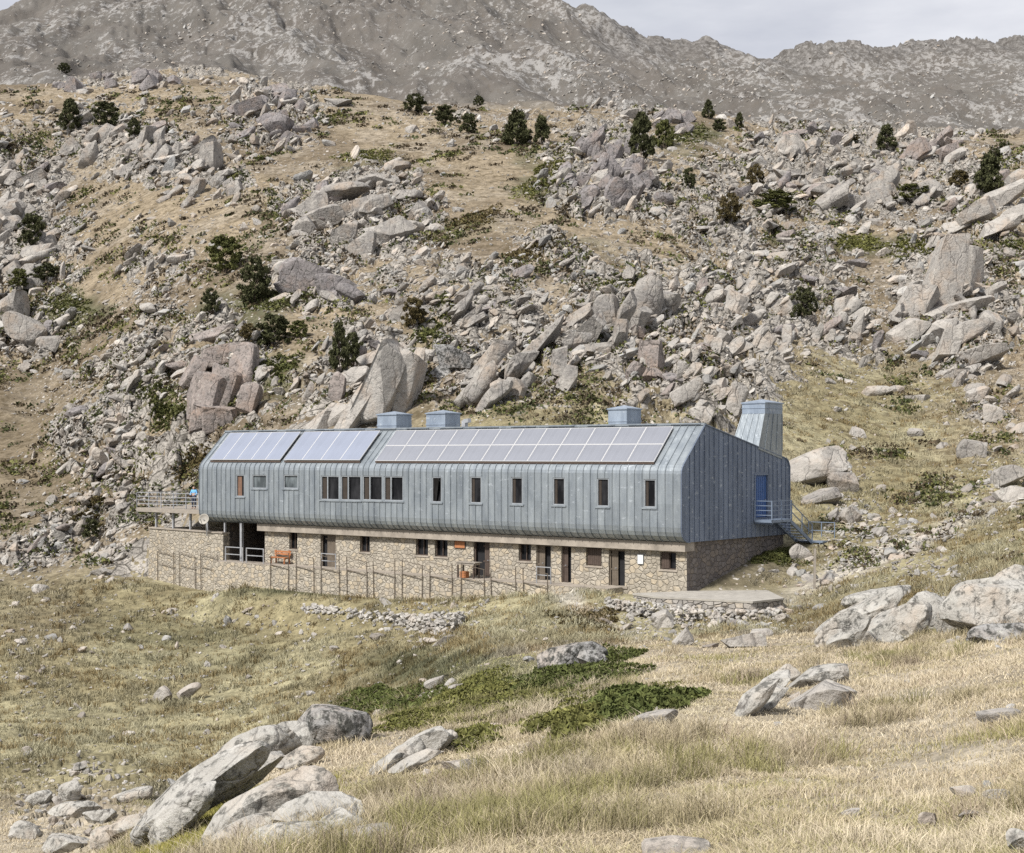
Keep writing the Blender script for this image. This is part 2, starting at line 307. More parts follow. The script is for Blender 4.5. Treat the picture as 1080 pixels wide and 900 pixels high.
# terrain material
def terrain_mat():
    m, n, b = mat('terrain'); p = wpos(n)
    col = attr(n, 'cover'); rk_ = attr(n, 'rock', 'Fac'); fr_ = attr(n, 'far', 'Fac')
    v1 = noise(n, p, .55, 6, .62); v2_ = noise(n, p, 3.1, 6, .68); v3 = noise(n, p, .09, 4)
    c = mix(n, 1, col, ramp(n, v1, .3, .72, (.62, .60, .56), (1.32, 1.3, 1.25)), 'MULTIPLY')
    c = mix(n, 1, c, ramp(n, v2_, .32, .7, (.62, .62, .60), (1.3, 1.28, 1.24)), 'MULTIPLY')
    c = mix(n, math_(n, 'MULTIPLY', ramp(n, noise(n, p, .8, 7, .74), .50, .60), math_(n, 'ADD', .2, math_(n, 'MULTIPLY', attr(n, 'hill', 'Fac'), .55))), c, (.085, .066, .038))   # heather, soil
    # bedded stones showing through the turf
    wv = n.nodes.new('ShaderNodeMix'); wv.data_type = 'VECTOR'; wv.inputs['Factor'].default_value = .28
    wn_ = n.nodes.new('ShaderNodeTexNoise'); wn_.inputs['Scale'].default_value = 1.6; wn_.inputs['Detail'].default_value = 3; n.links.new(p, wn_.inputs['Vector'])
    n.links.new(p, wv.inputs['A']); n.links.new(wn_.outputs['Color'], wv.inputs['B'])
    pw = scaled(n, wv.outputs['Result'], (1.5, 1.2, 1.9)); cell = voro(n, pw, 1.9); cellc = voro(n, pw, 1.9, 'F1', 'Color')
    sep = n.nodes.new('ShaderNodeSeparateColor'); n.links.new(cellc, sep.inputs[0])
    stone_c = mix(n, sep.outputs[1], (.27, .25, .225), (.50, .465, .415))
    stone_c = mix(n, math_(n, 'MULTIPLY', ramp(n, noise(n, p, 5, 5, .7), .55, .66), .55), stone_c, (.08, .078, .07))
    pres = ramp(n, math_(n, 'ADD', math_(n, 'MULTIPLY', rk_, .95), math_(n, 'MULTIPLY', sep.outputs[0], .55)), .66, .74)
    inside = ramp(n, math_(n, 'ADD', cell, math_(n, 'MULTIPLY', sep.outputs[2], .22)), .34, .42, (1, 1, 1), (0, 0, 0))
    msk = math_(n, 'MULTIPLY', pres, inside)
    c = mix(n, math_(n, 'MULTIPLY', msk, math_(n, 'SUBTRACT', 1.0, fr_)), c, stone_c)
    # bedrock breaking through the turf
    ba = ramp(n, math_(n, 'ADD', attr(n, 'bare', 'Fac'), math_(n, 'MULTIPLY', math_(n, 'SUBTRACT', noise(n, p, 1.6, 5, .7), .5), .7)), .42, .52)
    rc = mix(n, ramp(n, noise(n, p, .5, 6, .65), .36, .64), (.20, .185, .165), (.41, .38, .34))
    rc = mix(n, math_(n, 'MULTIPLY', ramp(n, noise(n, p, 2.4, 6, .75), .50, .62), .7), rc, (.075, .07, .062))
    be = voro(n, scaled(n, wv.outputs['Result'], (.9, .7, .8), (0, R(35), R(20))), 1.0, 'DISTANCE_TO_EDGE'); be2 = voro(n, pw, 1.3, 'DISTANCE_TO_EDGE')
    rc = mix(n, math_(n, 'MULTIPLY', math_(n, 'MAXIMUM', ramp(n, be, .02, .07, (1, 1, 1), (0, 0, 0)), ramp(n, be2, .01, .05, (.7, .7, .7), (0, 0, 0))), .85), rc, (.055, .05, .042))
    c = mix(n, ba, c, rc)
    # far mountain: scree and pale rock bands down the fall line
    fs = noise(n, scaled(n, p, (.055, .02, .03)), 1.0, 9, .72); fs2 = noise(n, scaled(n, p, (.30, .11, .16), (0, R(25), 0)), 1.0, 8, .78); fs3 = noise(n, scaled(n, p, (.016, .008, .006), (0, R(30), 0)), 1.0, 6, .65)
    fc = mix(n, ramp(n, fs, .38, .64), (.066, .063, .058), (.122, .115, .106))
    fc = mix(n, ramp(n, math_(n, 'ADD', fs2, math_(n, 'MULTIPLY', math_(n, 'SUBTRACT', fs3, .5), .55)), .53, .59), fc, (.275, .27, .262))
    fc = mix(n, ramp(n, fs2, .36, .46, (1, 1, 1), (0, 0, 0)), fc, (.095, .085, .072))
    fc = mix(n, .22, fc, col)
    fc = mix(n, math_(n, 'MULTIPLY', attr(n, 'crest', 'Fac'), .75), fc, mix(n, ramp(n, fs2, .4, .6), (.065, .06, .055), (.21, .20, .19)))
    c = mix(n, fr_, c, fc)
    n.links.new(c, b.inputs['Base Color']); b.inputs['Roughness'].default_value = .95; b.inputs['Specular IOR Level'].default_value = .1
    hgt = math_(n, 'ADD', math_(n, 'MULTIPLY', v2_, .5), math_(n, 'ADD', math_(n, 'MULTIPLY', v1, .5), math_(n, 'MULTIPLY', msk, .35)))
    hgt = math_(n, 'ADD', hgt, math_(n, 'MULTIPLY', math_(n, 'MULTIPLY', fs2, fr_), 3))
    bump(n, b, hgt, .8, .28)
    return m
M['terrain'] = terrain_mat()

def blades_mat(name):
    m, n, b = mat(name); n.links.new(attr(n, 'tint'), b.inputs['Base Color']); b.inputs['Roughness'].default_value = .75
    b.inputs['Specular IOR Level'].default_value = .15
    return m
M['grass'] = blades_mat('grass_blades')
def leaf_mat(name, a, c2, sc=2.5):
    m, n, b = mat(name); p = wpos(n)
    c = mix(n, ramp(n, noise(n, p, sc, 3, .6), .35, .68), a, c2)
    c = mix(n, 1, c, attr(n, 'tint'), 'MULTIPLY')
    n.links.new(c, b.inputs['Base Color']); b.inputs['Roughness'].default_value = .8; b.inputs['Specular IOR Level'].default_value = .1
    return m
M['needles'] = leaf_mat('pine_needles', (.046, .050, .024), (.085, .088, .042))
M['juniper'] = leaf_mat('juniper_needles', (.065, .08, .026), (.125, .14, .048))
M['olive'] = leaf_mat('shrub_olive', (.105, .11, .036), (.175, .17, .058))
M['mat_green'] = leaf_mat('mat_green', (.07, .08, .03), (.125, .125, .045))
M['heather'] = leaf_mat('shrub_brown', (.085, .065, .032), (.12, .10, .045))
def plain(name, col, rough=.6, metal=0, var=.2, sc=3, spec=.3):
    m, n, b = mat(name); p = opos(n)
    c = mix(n, 1, col, ramp(n, noise(n, p, sc, 5, .65), .3, .7, (1 - var,) * 3, (1 + var,) * 3), 'MULTIPLY')
    n.links.new(c, b.inputs['Base Color']); b.inputs['Roughness'].default_value = rough; b.inputs['Metallic'].default_value = metal
    b.inputs['Specular IOR Level'].default_value = spec
    bump(n, b, noise(n, p, sc * 6, 4), .15, .01)
    return m
M['bark'] = plain('bark', (.09, .07, .055), .9, sc=6)
M['steel'] = plain('galvanised_steel', (.42, .43, .45), .5, .5)
M['rust'] = plain('weathered_steel', (.14, .115, .09), .75, .2)
M['concrete'] = plain('concrete', (.30, .265, .225), .9, var=.3, sc=1.2)
M['slab'] = plain('pale_paving', (.34, .32, .285), .9, var=.2, sc=2)
M['wood'] = plain('weathered_wood', (.28, .25, .215), .8, sc=4)
M['darkwood'] = plain('dark_wood', (.075, .055, .045), .7, sc=5)
M['orange'] = plain('orange_wood', (.36, .15, .065), .7)
M['panelframe'] = plain('panel_frame', (.50, .50, .50), .5, var=.05)
M['white'] = plain('white_paint', (.75, .75, .73), .5, var=.05)
M['frame'] = plain('window_frame', (.30, .32, .34), .5, .3)
M['dark'] = plain('interior_shade', (.018, .018, .02), .9)  # near black, paints the darkness of unlit rooms
M['bluedoor'] = plain('blue_paint', (.055, .115, .28), .45, var=.12)
M['bluerail'] = plain('blue_steel', (.21, .26, .34), .45, .3, var=.1)
M['skin'] = plain('skin', (.45, .29, .22), .6, var=.05)
M['jacket'] = plain('blue_cloth', (.16, .42, .70), .8, var=.1)
M['jeans'] = plain('dark_cloth', (.05, .06, .09), .85, var=.1)
M['hair'] = plain('dark_hair', (.03, .022, .018), .7)
M['dimcurtain'] = plain('dim_curtain', (.045, .036, .03), .9)
M['curtain'] = plain('curtain', (.17, .10, .07), .9)
def glass_mat(name, col, rough=.08):
    m, n, b = mat(name); p = opos(n)
    c = mix(n, ramp(n, noise(n, scaled(n, p, (1.2, 1.2, .5)), 1.5, 3), .4, .65), col, tuple(min(1, x * 2.4 + .012) for x in col))
    n.links.new(c, b.inputs['Base Color']); b.inputs['Roughness'].default_value = rough; b.inputs['Specular IOR Level'].default_value = .14
    return m
M['glass'] = glass_mat('window_glass', (.006, .006, .007), .05)
M['greyglass'] = glass_mat('frosted_glass', (.06, .07, .075), .25)
def zinc(name, col, metal, rough, tint=True):
    m, n, b = mat(name); p = opos(n)
    c = mix(n, 1, col, ramp(n, noise(n, scaled(n, p, (1.2, 1.2, .35)), 1.3, 6, .65), .3, .7, (.72, .74, .77), (1.24, 1.23, 1.20)), 'MULTIPLY')
    c = mix(n, math_(n, 'MULTIPLY', ramp(n, noise(n, scaled(n, p, (1, 1, 1.6)), 2.2, 5, .6), .60, .68), .55), c, (.52, .56, .60))  # pale patches paint the light caught by dents in the sheet
    if tint: c = mix(n, 1, c, attr(n, 'tint'), 'MULTIPLY')
    n.links.new(c, b.inputs['Base Color']); b.inputs['Roughness'].default_value = rough; b.inputs['Metallic'].default_value = metal
    bump(n, b, noise(n, scaled(n, p, (1.6, 1.6, .6)), 2.0, 4), .5, .05)
    return m
M['zinc'] = zinc('zinc_cladding', (.285, .315, .34), .5, .42)
M['zincshaded'] = zinc('zinc_gable_shaded', (.175, .21, .28), .35, .5)  # same zinc as the front, with the gable's bluish shade in its colour
M['vent'] = zinc('zinc_vents', (.29, .34, .41), .4, .45, False)
def panel_mat(name, col, grid, rough):
    m, n, b = mat(name); p = opos(n)
    br = n.nodes.new('ShaderNodeTexBrick'); br.offset = 0; br.inputs['Scale'].default_value = 1
    br.inputs['Color1'].default_value = (*col, 1); br.inputs['Color2'].default_value = (*(x * .93 for x in col), 1)
    br.inputs['Mortar'].default_value = (*(min(1, x * 1.1) for x in col), 1); br.inputs['Mortar Size'].default_value = .012
    br.inputs['Brick Width'].default_value = grid[0]; br.inputs['Row Height'].default_value = grid[1]
    n.links.new(scaled(n, p, (1, 1.42, 1)), br.inputs['Vector'])
    c = mix(n, 1, br.outputs[0], ramp(n, noise(n, p, .6, 4), .3, .7, (.93, .93, .93), (1.07, 1.07, 1.07)), 'MULTIPLY')
    n.links.new(c, b.inputs['Base Color']); b.inputs['Roughness'].default_value = rough; b.inputs['Specular IOR Level'].default_value = .6
    return m
M['pv'] = panel_mat('photovoltaic', (.21, .22, .25), (.32, .32), .2)
M['thermal'] = panel_mat('blue_photovoltaic', (.225, .25, .315), (.5, .5), .2)
def masonry(name, sc, pale, dark, mortar, tz=1.3):
    m, n, b = mat(name); p = opos(n)
    q = scaled(n, p, (sc, sc, sc * tz))
    q2 = n.nodes.new('ShaderNodeMix'); q2.data_type = 'VECTOR'; q2.inputs['Factor'].default_value = .12
    nn = n.nodes.new('ShaderNodeTexNoise'); nn.inputs['Scale'].default_value = 1.3; n.links.new(q, nn.inputs['Vector'])
    n.links.new(q, q2.inputs['A']); n.links.new(nn.outputs['Color'], q2.inputs['B']); q = q2.outputs['Result']
    ed = voro(n, q, 1.0, 'DISTANCE_TO_EDGE', rnd=.8); cc = voro(n, q, 1.0, 'F1', 'Color', .8)
    sep = n.nodes.new('ShaderNodeSeparateColor'); n.links.new(cc, sep.inputs[0])
    c = mix(n, sep.outputs[0], dark, pale)
    c = mix(n, ramp(n, sep.outputs[1], .6, .9), c, tuple(x * y for x, y in zip(pale, (1.0, .95, .87))))
    c = mix(n, 1, c, ramp(n, noise(n, p, 5, 6, .7), .3, .7, (.72, .72, .72), (1.22, 1.22, 1.22)), 'MULTIPLY')
    c = mix(n, ramp(n, ed, .012, .05, (1, 1, 1), (0, 0, 0)), c, mortar)
    c = mix(n, math_(n, 'MULTIPLY', ramp(n, noise(n, scaled(n, p, (.7, .7, .25)), 1, 5), .55, .7), .35), c, (.2, .165, .12))
    n.links.new(c, b.inputs['Base Color']); b.inputs['Roughness'].default_value = .92
    h = math_(n, 'ADD', ramp(n, ed, 0, .1), math_(n, 'MULTIPLY', noise(n, p, 7, 5), .5)); bump(n, b, h, .8, .07)
    return m
M['masonry'] = masonry('stone_masonry', 3.1, (.42, .38, .315), (.29, .262, .218), (.31, .28, .232))
M['drystone'] = masonry('dry_stone', 2.9, (.40, .375, .345), (.25, .235, .22), (.055, .05, .045), 1.6)
M['shadedstone'] = masonry('stone_in_shade', 2.6, (.10, .085, .075), (.06, .052, .048), (.08, .07, .06))  # loggia stone, darkened to paint the shade of the deep recess
M['shadedgable'] = masonry('gable_stone_shaded', 2.6, (.21, .19, .18), (.135, .12, .115), (.15, .135, .125), 1.4)  # same masonry as the front, shade of the gable side painted in

# ------------------------------------------------------------------ mesh helpers
def np_mesh(name, v, f4=None, f3=None, smooth=True, attrs=None):
    me = bpy.data.meshes.new(name); v = np.asarray(v, np.float32)
    n4 = 0 if f4 is None else len(f4); n3 = 0 if f3 is None else len(f3)
    me.vertices.add(len(v)); me.vertices.foreach_set('co', v.ravel())
    loops = np.concatenate([np.asarray(f, np.int32).ravel() for f in (f4, f3) if f is not None])
    me.loops.add(len(loops)); me.loops.foreach_set('vertex_index', loops.astype(np.int32))
    me.polygons.add(n4 + n3)
    st = np.concatenate([np.arange(n4) * 4, n4 * 4 + np.arange(n3) * 3]).astype(np.int32)
    me.polygons.foreach_set('loop_start', st)
    me.polygons.foreach_set('use_smooth', np.full(n4 + n3, smooth))
    me.update(calc_edges=True)
    for k, a in (attrs or {}).items():
        a = np.asarray(a, np.float32)
        if a.ndim == 1: at = me.attributes.new(k, 'FLOAT', 'POINT'); at.data.foreach_set('value', a)
        else:
            at = me.attributes.new(k, 'FLOAT_COLOR', 'POINT'); at.data.foreach_set('color', np.concatenate([a, np.ones((len(a), 1), np.float32)], 1).ravel())
    return me
def link(name, me, m, parent=None):
    o = bpy.data.objects.new(name, me); C.objects.link(o)
    if m is not None: me.materials.append(m)
    if parent is not None: o.parent = parent
    return o
def tag(o, label=None, cat=None, group=None, kind=None):
    if label: o['label'] = label
    if cat: o['category'] = cat
    if group: o['group'] = group
    if kind: o['kind'] = kind
    return o
def empty(name, loc, label, cat, group=None, rz=0):
    o = bpy.data.objects.new(name, None); C.objects.link(o); o.location = loc; o.rotation_euler.z = rz; o.empty_display_size = .3
    return tag(o, label, cat, group)
class MB:
    def __init__(s): s.v = []; s.f4 = []; s.f3 = []; s.t = []
    def quad(s, a, b, c, d, t=1.):
        k = len(s.v); s.v += [a, b, c, d]; s.f4.append((k, k + 1, k + 2, k + 3)); s.t += [t] * 4
    def tri(s, a, b, c, t=1.):
        k = len(s.v); s.v += [a, b, c]; s.f3.append((k, k + 1, k + 2)); s.t += [t] * 3
    def box(s, a, b, t=1.):
        x0, y0, z0 = a; x1, y1, z1 = b
        s.hexa([(x0, y0, z0), (x1, y0, z0), (x1, y1, z0), (x0, y1, z0), (x0, y0, z1), (x1, y0, z1), (x1, y1, z1), (x0, y1, z1)], t)
    def hexa(s, p, t=1.):
        k = len(s.v); s.v += [tuple(q) for q in p]; s.t += [t] * 8
        s.f4 += [tuple(k + i for i in f) for f in ((0, 3, 2, 1), (4, 5, 6, 7), (0, 1, 5, 4), (1, 2, 6, 5), (2, 3, 7, 6), (3, 0, 4, 7))]
    def bar(s, a, b, w=.05, h=None, t=1.):
        a = Vector(a); b = Vector(b); d = (b - a).normalized(); h = h or w
        up = Vector((0, 0, 1)) if abs(d.z) < .9 else Vector((0, 1, 0))
        x = d.cross(up).normalized() * w / 2; y = x.cross(d).normalized() * h / 2
        s.hexa([a - x - y, a + x - y, a + x + y, a - x + y, b - x - y, b + x - y, b + x + y, b - x + y], t)
    def build(s, name, m, parent=None, smooth=False):
        me = np_mesh(name, np.array([tuple(q) for q in s.v]), np.array(s.f4, np.int32) if s.f4 else None, np.array(s.f3, np.int32) if s.f3 else None, smooth,
                     {'tint': np.repeat(np.array(s.t, np.float32)[:, None], 3, 1)})
        return link(name, me, m, parent)

# ------------------------------------------------------------------ the ground and the mountain behind
def cover():
    s = P2.shape; a = fbm(X2 / 22, D2 / 22, 4, 81) + .5; b = fbm(X2 / 7, D2 / 7, 4, 83) + .5
    def L(c): return np.array(c)[None, None, :]
    tan = L((.29, .22, .125)); brown = L((.20, .148, .085)); olive = L((.19, .16, .06)); green = L((.085, .095, .03)); straw = L((.43, .365, .255)); soil = L((.33, .275, .205))
    c = tan + (brown - tan) * sst(.42, .6, a)[..., None]
    c = c + (soil - c) * (sst(.5, .66, b) * .5)[..., None]
    mead = sst(122, 108, D2) * sst(52, 62, D2); mead = np.maximum(mead, zone([(900, 440, 130, 70, -10, 1), (960, 520, 120, 70, 0, 1), (700, 420, 80, 40, -30, .5)], P2 + wx, Y0 + wy))
    mc = L((.33, .295, .13)) + (olive * 1.4 - L((.33, .295, .13))) * sst(.4, .6, b)[..., None]
    c = c + (mc - c) * mead[..., None]
    fg = sst(60, 50, D2); fc = straw + (L((.38, .315, .22)) - straw) * sst(.38, .62, a)[..., None]
    fc = fc + (L((.43, .37, .27)) - fc) * (zone([(980, 800, 110, 60, -20, 1), (880, 850, 90, 40, -20, .8)], P2 + wx * .3, Y0) * .8)[..., None]
    c = c + (fc - c) * fg[..., None]
    lb = zone([(60, 480, 80, 90, 30, 1), (40, 640, 60, 40, 0, .6)], P2 + wx, Y0 + wy)
    c = c + (L((.18, .135, .07)) - c) * (lb * .7)[..., None]
    c = c + (green - c) * (sst(.25, .8, GR + .5 * (b - .5)) * .85)[..., None]
    fa = L((.235, .20, .155)) + (L((.21, .16, .115)) - L((.235, .20, .155))) * sst(.4, .6, a)[..., None]
    c = c + (fa - c) * far[..., None]
    hb = zone([(785, 602, 70, 22, 15, 1)], P2 + wx * .3, Y0 + wy * .3); c = c + (L((.15, .12, .07)) - c) * (hb * .75)[..., None]
    # trodden path and grit beside the hut
    pth = zone([(930, 584, 110, 9, 22, 1), (600, 640, 60, 6, -25, .8), (770, 632, 60, 8, 0, 1)], P2, Y0 + wy * .2)
    c = c + (L((.46, .425, .37)) - c) * np.clip(pth, 0, 1)[..., None]
    lum = c @ np.array([.3, .55, .15]); return c * .58 + lum[..., None] * .42 * np.array([1.0, 1.0, 1.02])
COV = cover()
def sheet(name, r0, r1, label):
    v = np.stack([X2[r0:r1], D2[r0:r1], Z[r0:r1]], -1).reshape(-1, 3); nr = r1 - r0
    i = (np.arange(nr - 1)[:, None] * NCOL + np.arange(NCOL - 1)[None, :]).ravel()
    f = np.stack([i, i + 1, i + NCOL + 1, i + NCOL], 1)
    me = np_mesh(name, v, f, None, True, {'cover': COV[r0:r1].reshape(-1, 3), 'rock': RK[r0:r1].ravel(), 'far': far[r0:r1].ravel(), 'bare': BARE[r0:r1].ravel(), 'hill': hill[r0:r1].ravel(), 'crest': CRST[r0:r1].ravel()})
    return tag(link(name, me, M['terrain']), label, 'terrain', kind='structure')
RS = int(np.searchsorted(DR, 440))
sheet('ground', 0, RS + 1, 'grassy and rocky hillside falling towards the hut and rising again behind it')
sheet('mountain', RS, NR, 'bare grey brown mountain and jagged ridge closing the view')

# ------------------------------------------------------------------ rocks
_ico = {}
def ico(sub):
    if sub not in _ico:
        bm = bmesh.new(); bmesh.ops.create_icosphere(bm, subdivisions=sub, radius=1)
        v = np.array([x.co[:] for x in bm.verts]); f = np.array([[x.index for x in g.verts] for g in bm.faces]); bm.free(); _ico[sub] = (v, f)
    return _ico[sub]
def rock_shape(rg, sub, cuts=9, lo=.5, hi=.88, rough=.05, boxy=.5):
    v, f = ico(sub); v = v.copy()
    nrm = rg.normal(size=(cuts, 3)); ax = np.eye(3)[rg.integers(0, 3, cuts)] * rg.choice([-1, 1], (cuts, 1))
    nrm = nrm * (1 - boxy) * .8 + ax * boxy * 1.6; nrm /= np.linalg.norm(nrm, axis=1)[:, None]
    for k in range(cuts):
        d = v @ nrm[k] - rg.uniform(lo, hi); v -= np.where(d > 0, d, 0)[:, None] * nrm[k]
    v = v / np.abs(v).max(0)
    if rough:
        q = v * 1.7 + rg.uniform(-50, 50, 3)
        v = v * (1 + rough * 2.2 * fbm3(q, 5 if sub > 3 else 3, int(rg.integers(999))))[:, None]
    return v, f
def rot_m(rx, ry, rz): return np.array(Matrix.Rotation(rz, 3, 'Z') @ Matrix.Rotation(ry, 3, 'Y') @ Matrix.Rotation(rx, 3, 'X'))
PR = [[rock_shape(np.random.default_rng(100 + i), s, 13, .38, .74, rough=.045 if s > 2 else .02) for i in range(14)] for s in (1, 2, 3)]
boulders = []                                # (px, py, size, object) for the labels
def block(px, py, w, h, ang, rg, sub=4, dd=0., thick=None, sink=.12, round_=0., cut=10):
    """one angular block: w px long along its axis (ang degrees up from level), h px thick; returns world vertices"""
    g = gpt(px, min(py + .42 * max(h, w * abs(math.sin(R(ang)))), 905)); s = g.y / F
    lo, hi = (.42, .76) if not round_ else (.55, .9)
    v, f = rock_shape(rg, sub, cut + 3, lo, hi, .05 if not round_ else .085, .62 if not round_ else .4)
    th = (thick or max(.6 * w, .9 * h) * rg.uniform(.8, 1.05)) * s
    v = v * np.array([w * s / 2, th / 2, h * s / 2]) * 1.06
    v = v @ rot_m(rg.uniform(-.25, .1), -R(ang), rg.uniform(-.35, .2)).T
    c = np.array([(px - CX) * s, g.y + th * .22 + dd, -(py - CY) * s - sink * h * s])
    return v + c, f
def merge(parts, tints=None):
    vs, fs, k, t = [], [], 0, []
    for i, (v, f) in enumerate(parts):
        vs.append(v); fs.append(f + k); k += len(v); t.append(np.full((len(v), 3), 1. if tints is None else tints[i]))
    return np.concatenate(vs), np.concatenate(fs), np.concatenate(t)
def rock_thing(name, blocks, m, label, cat, seed, sub=4, group=None, smooth=True, **kw):
    rg = np.random.default_rng(seed); parts = [block(*b[:5], rg, sub, **kw) for b in blocks]
    allv = np.concatenate([p[0] for p in parts]); o0 = allv.mean(0); o0[2] = allv[:, 2].min()
    root = empty(name, o0, label, cat, group) if len(parts) > 1 else None
    for v, f in parts:
        me = np_mesh(name if root is None else 'rock_block', v - o0, None, f, smooth); me.set_sharp_from_angle(angle=R(24 if sub < 5 else 32))
        o = link(name if root is None else 'rock_block', me, M[m], root)
        if root is None: o.location = o0; tag(o, label, cat, group); root = o
    return root
def cluster(cx, cy, rx, ry, n, smin, smax, ang, seed, asp=(1.2, 2.4)):
    rg = np.random.default_rng(seed); out_ = []
    for i in range(n):
        r = math.sqrt(rg.uniform()); a = rg.uniform(0, 6.28); w_ = smin * (smax / smin) ** (rg.uniform() ** 1.6)
        out_.append((cx + rx * r * math.cos(a), cy + ry * r * math.sin(a), w_, w_ / rg.uniform(*asp), ang + rg.normal() * 16))
    return out_

# outcrops: one bedrock mass each
OUT = [
 ('leaning slabs of pale outcrop rising right behind the hut roof at left', 'pale', [(405,408,105,34,65),(380,424,84,30,58),(428,398,96,22,74),(352,436,54,30,40),(402,374,62,20,22),(440,385,60,16,70),(335,448,40,22,35),(372,398,40,22,40)]),
 ('pink cracked cliff standing above the left end of the hut', 'pink', [(214,418,60,46,80),(242,404,52,44,75),(235,372,62,32,8),(256,388,60,32,82),(204,392,40,30,60),(226,436,56,40,15),(224,352,52,18,12),(262,420,40,26,70),(208,440,34,24,70)]),
 ('dark violet dome of rock with shrubs at its foot', 'violet', [(328,288,66,34,-8),(350,298,46,32,-25),(304,300,34,24,20),(368,308,34,18,-30)]),
 ('broad grey outcrop of stacked blocks on the middle slope', 'granite', [(355,203,72,24,10),(332,214,40,24,20),(416,238,42,30,35),(386,252,40,32,30),(345,228,52,28,15),(376,216,60,28,20),(320,238,32,24,40),(440,222,34,28,50),(400,216,44,22,25),(362,246,40,24,20),(425,206,40,14,10),(398,190,46,14,5)]),
 ('row of long leaning slabs above the middle roof vents', 'granite', [(570,360,74,18,50),(546,386,62,17,50),(514,382,74,22,48),(505,408,62,20,55),(540,410,30,26,60),(590,382,40,20,80),(524,414,54,16,45),(488,420,44,14,50),(556,402,34,16,55),(600,400,34,18,60)]),
 ('greenish flat faced block among the leaning slabs', 'lichen', [(474,376,42,40,10),(464,392,30,24,30)]),
 ('split pillar outcrop with dark upright cracks near the middle', 'granite', [(682,312,58,36,76),(660,326,58,18,66),(640,330,46,30,80),(702,316,34,26,60),(624,346,46,22,60),(656,348,40,20,85),(634,366,54,15,6),(606,360,40,24,55),(672,340,40,16,60),(612,332,40,16,40)]),
 ('pinkish square block below the split pillars', 'pink', [(687,374,40,30,88),(690,394,32,18,5),(668,390,26,20,40)]),
 ('tall stacked block outcrop on the right with a broad pale slab below', 'pale', [(1003,285,92,42,70),(1026,276,70,26,84),(974,312,54,40,60),(990,332,54,24,10),(1022,320,54,24,10),(1022,346,64,24,15),(1000,362,44,28,60),(960,346,46,28,45),(1032,376,74,22,14),(1046,336,34,28,60),(985,352,40,22,50),(1010,392,40,14,10),(948,330,26,22,60)]),
 ('lichen dark jumble of blocks at the left edge of the slope', 'granite', cluster(24,232,44,70,26,18,42,35,11) + [(24,346,52,36,-25),(8,322,40,28,20),(52,360,30,20,-20)]),
 ('grey broken outcrop below the two upper left pines', 'granite', cluster(150,160,82,26,30,14,38,50,12)),
 ('small grey ledge stepping down from the upper left outcrop', 'granite', cluster(205,205,44,22,14,12,30,45,13)),
 ('rounded brown outcrop left of centre under the mountain foot', 'violet', cluster(288,122,50,26,22,14,42,30,14)),
 ('low rocky rim on the crest at upper left', 'violet', cluster(118,84,70,10,16,14,34,5,15)),
 ('steep furrowed crag below the mountain in the centre', 'violet', cluster(636,182,46,40,40,14,40,55,16) + [(620,150,60,22,40),(650,200,50,24,70)]),
 ('dark crag on the crest beside the largest pine', 'violet', cluster(712,124,22,14,9,16,34,40,17)),
 ('pale hump of rock on the upper right crest', 'pale', cluster(842,158,34,12,9,18,38,30,18)),
 ('pinkish knoll on the far right crest', 'pink', cluster(990,155,34,16,12,16,36,40,19)),
 ('long pale slab field on the upper right slope', 'granite', cluster(910,190,90,24,26,18,46,25,20)),
 ('tilted pale ribs in the middle of the right slope', 'pale', cluster(790,330,56,36,24,16,40,45,21)),
 ('ledge of squared blocks below the dark bush on the right', 'pale', cluster(870,340,46,24,18,16,34,60,22)),
 ('long whale backed rock rising at the upper right edge', 'pale', [(1028,224,50,24,25),(1060,206,54,28,32),(1008,238,40,18,20),(1054,238,54,22,18),(1075,190,40,24,35),(1078,225,40,24,20)]),
 ('bare slab slope close behind the roof at centre right', 'pale', cluster(748,398,46,40,20,18,44,50,23)),
 ('shelf of thin slanting beds above the leaning slabs', 'granite', cluster(470,318,60,26,22,18,48,35,24, (2.2, 4))),
]
landmarks = []
for i, (lab, mk, bl) in enumerate(OUT):
    rock_thing('rock_outcrop', bl, mk, lab, 'outcrop', 300 + i, 4 if len(bl) < 16 else 3)
    xs = [b[0] for b in bl]; ys = [b[1] for b in bl]

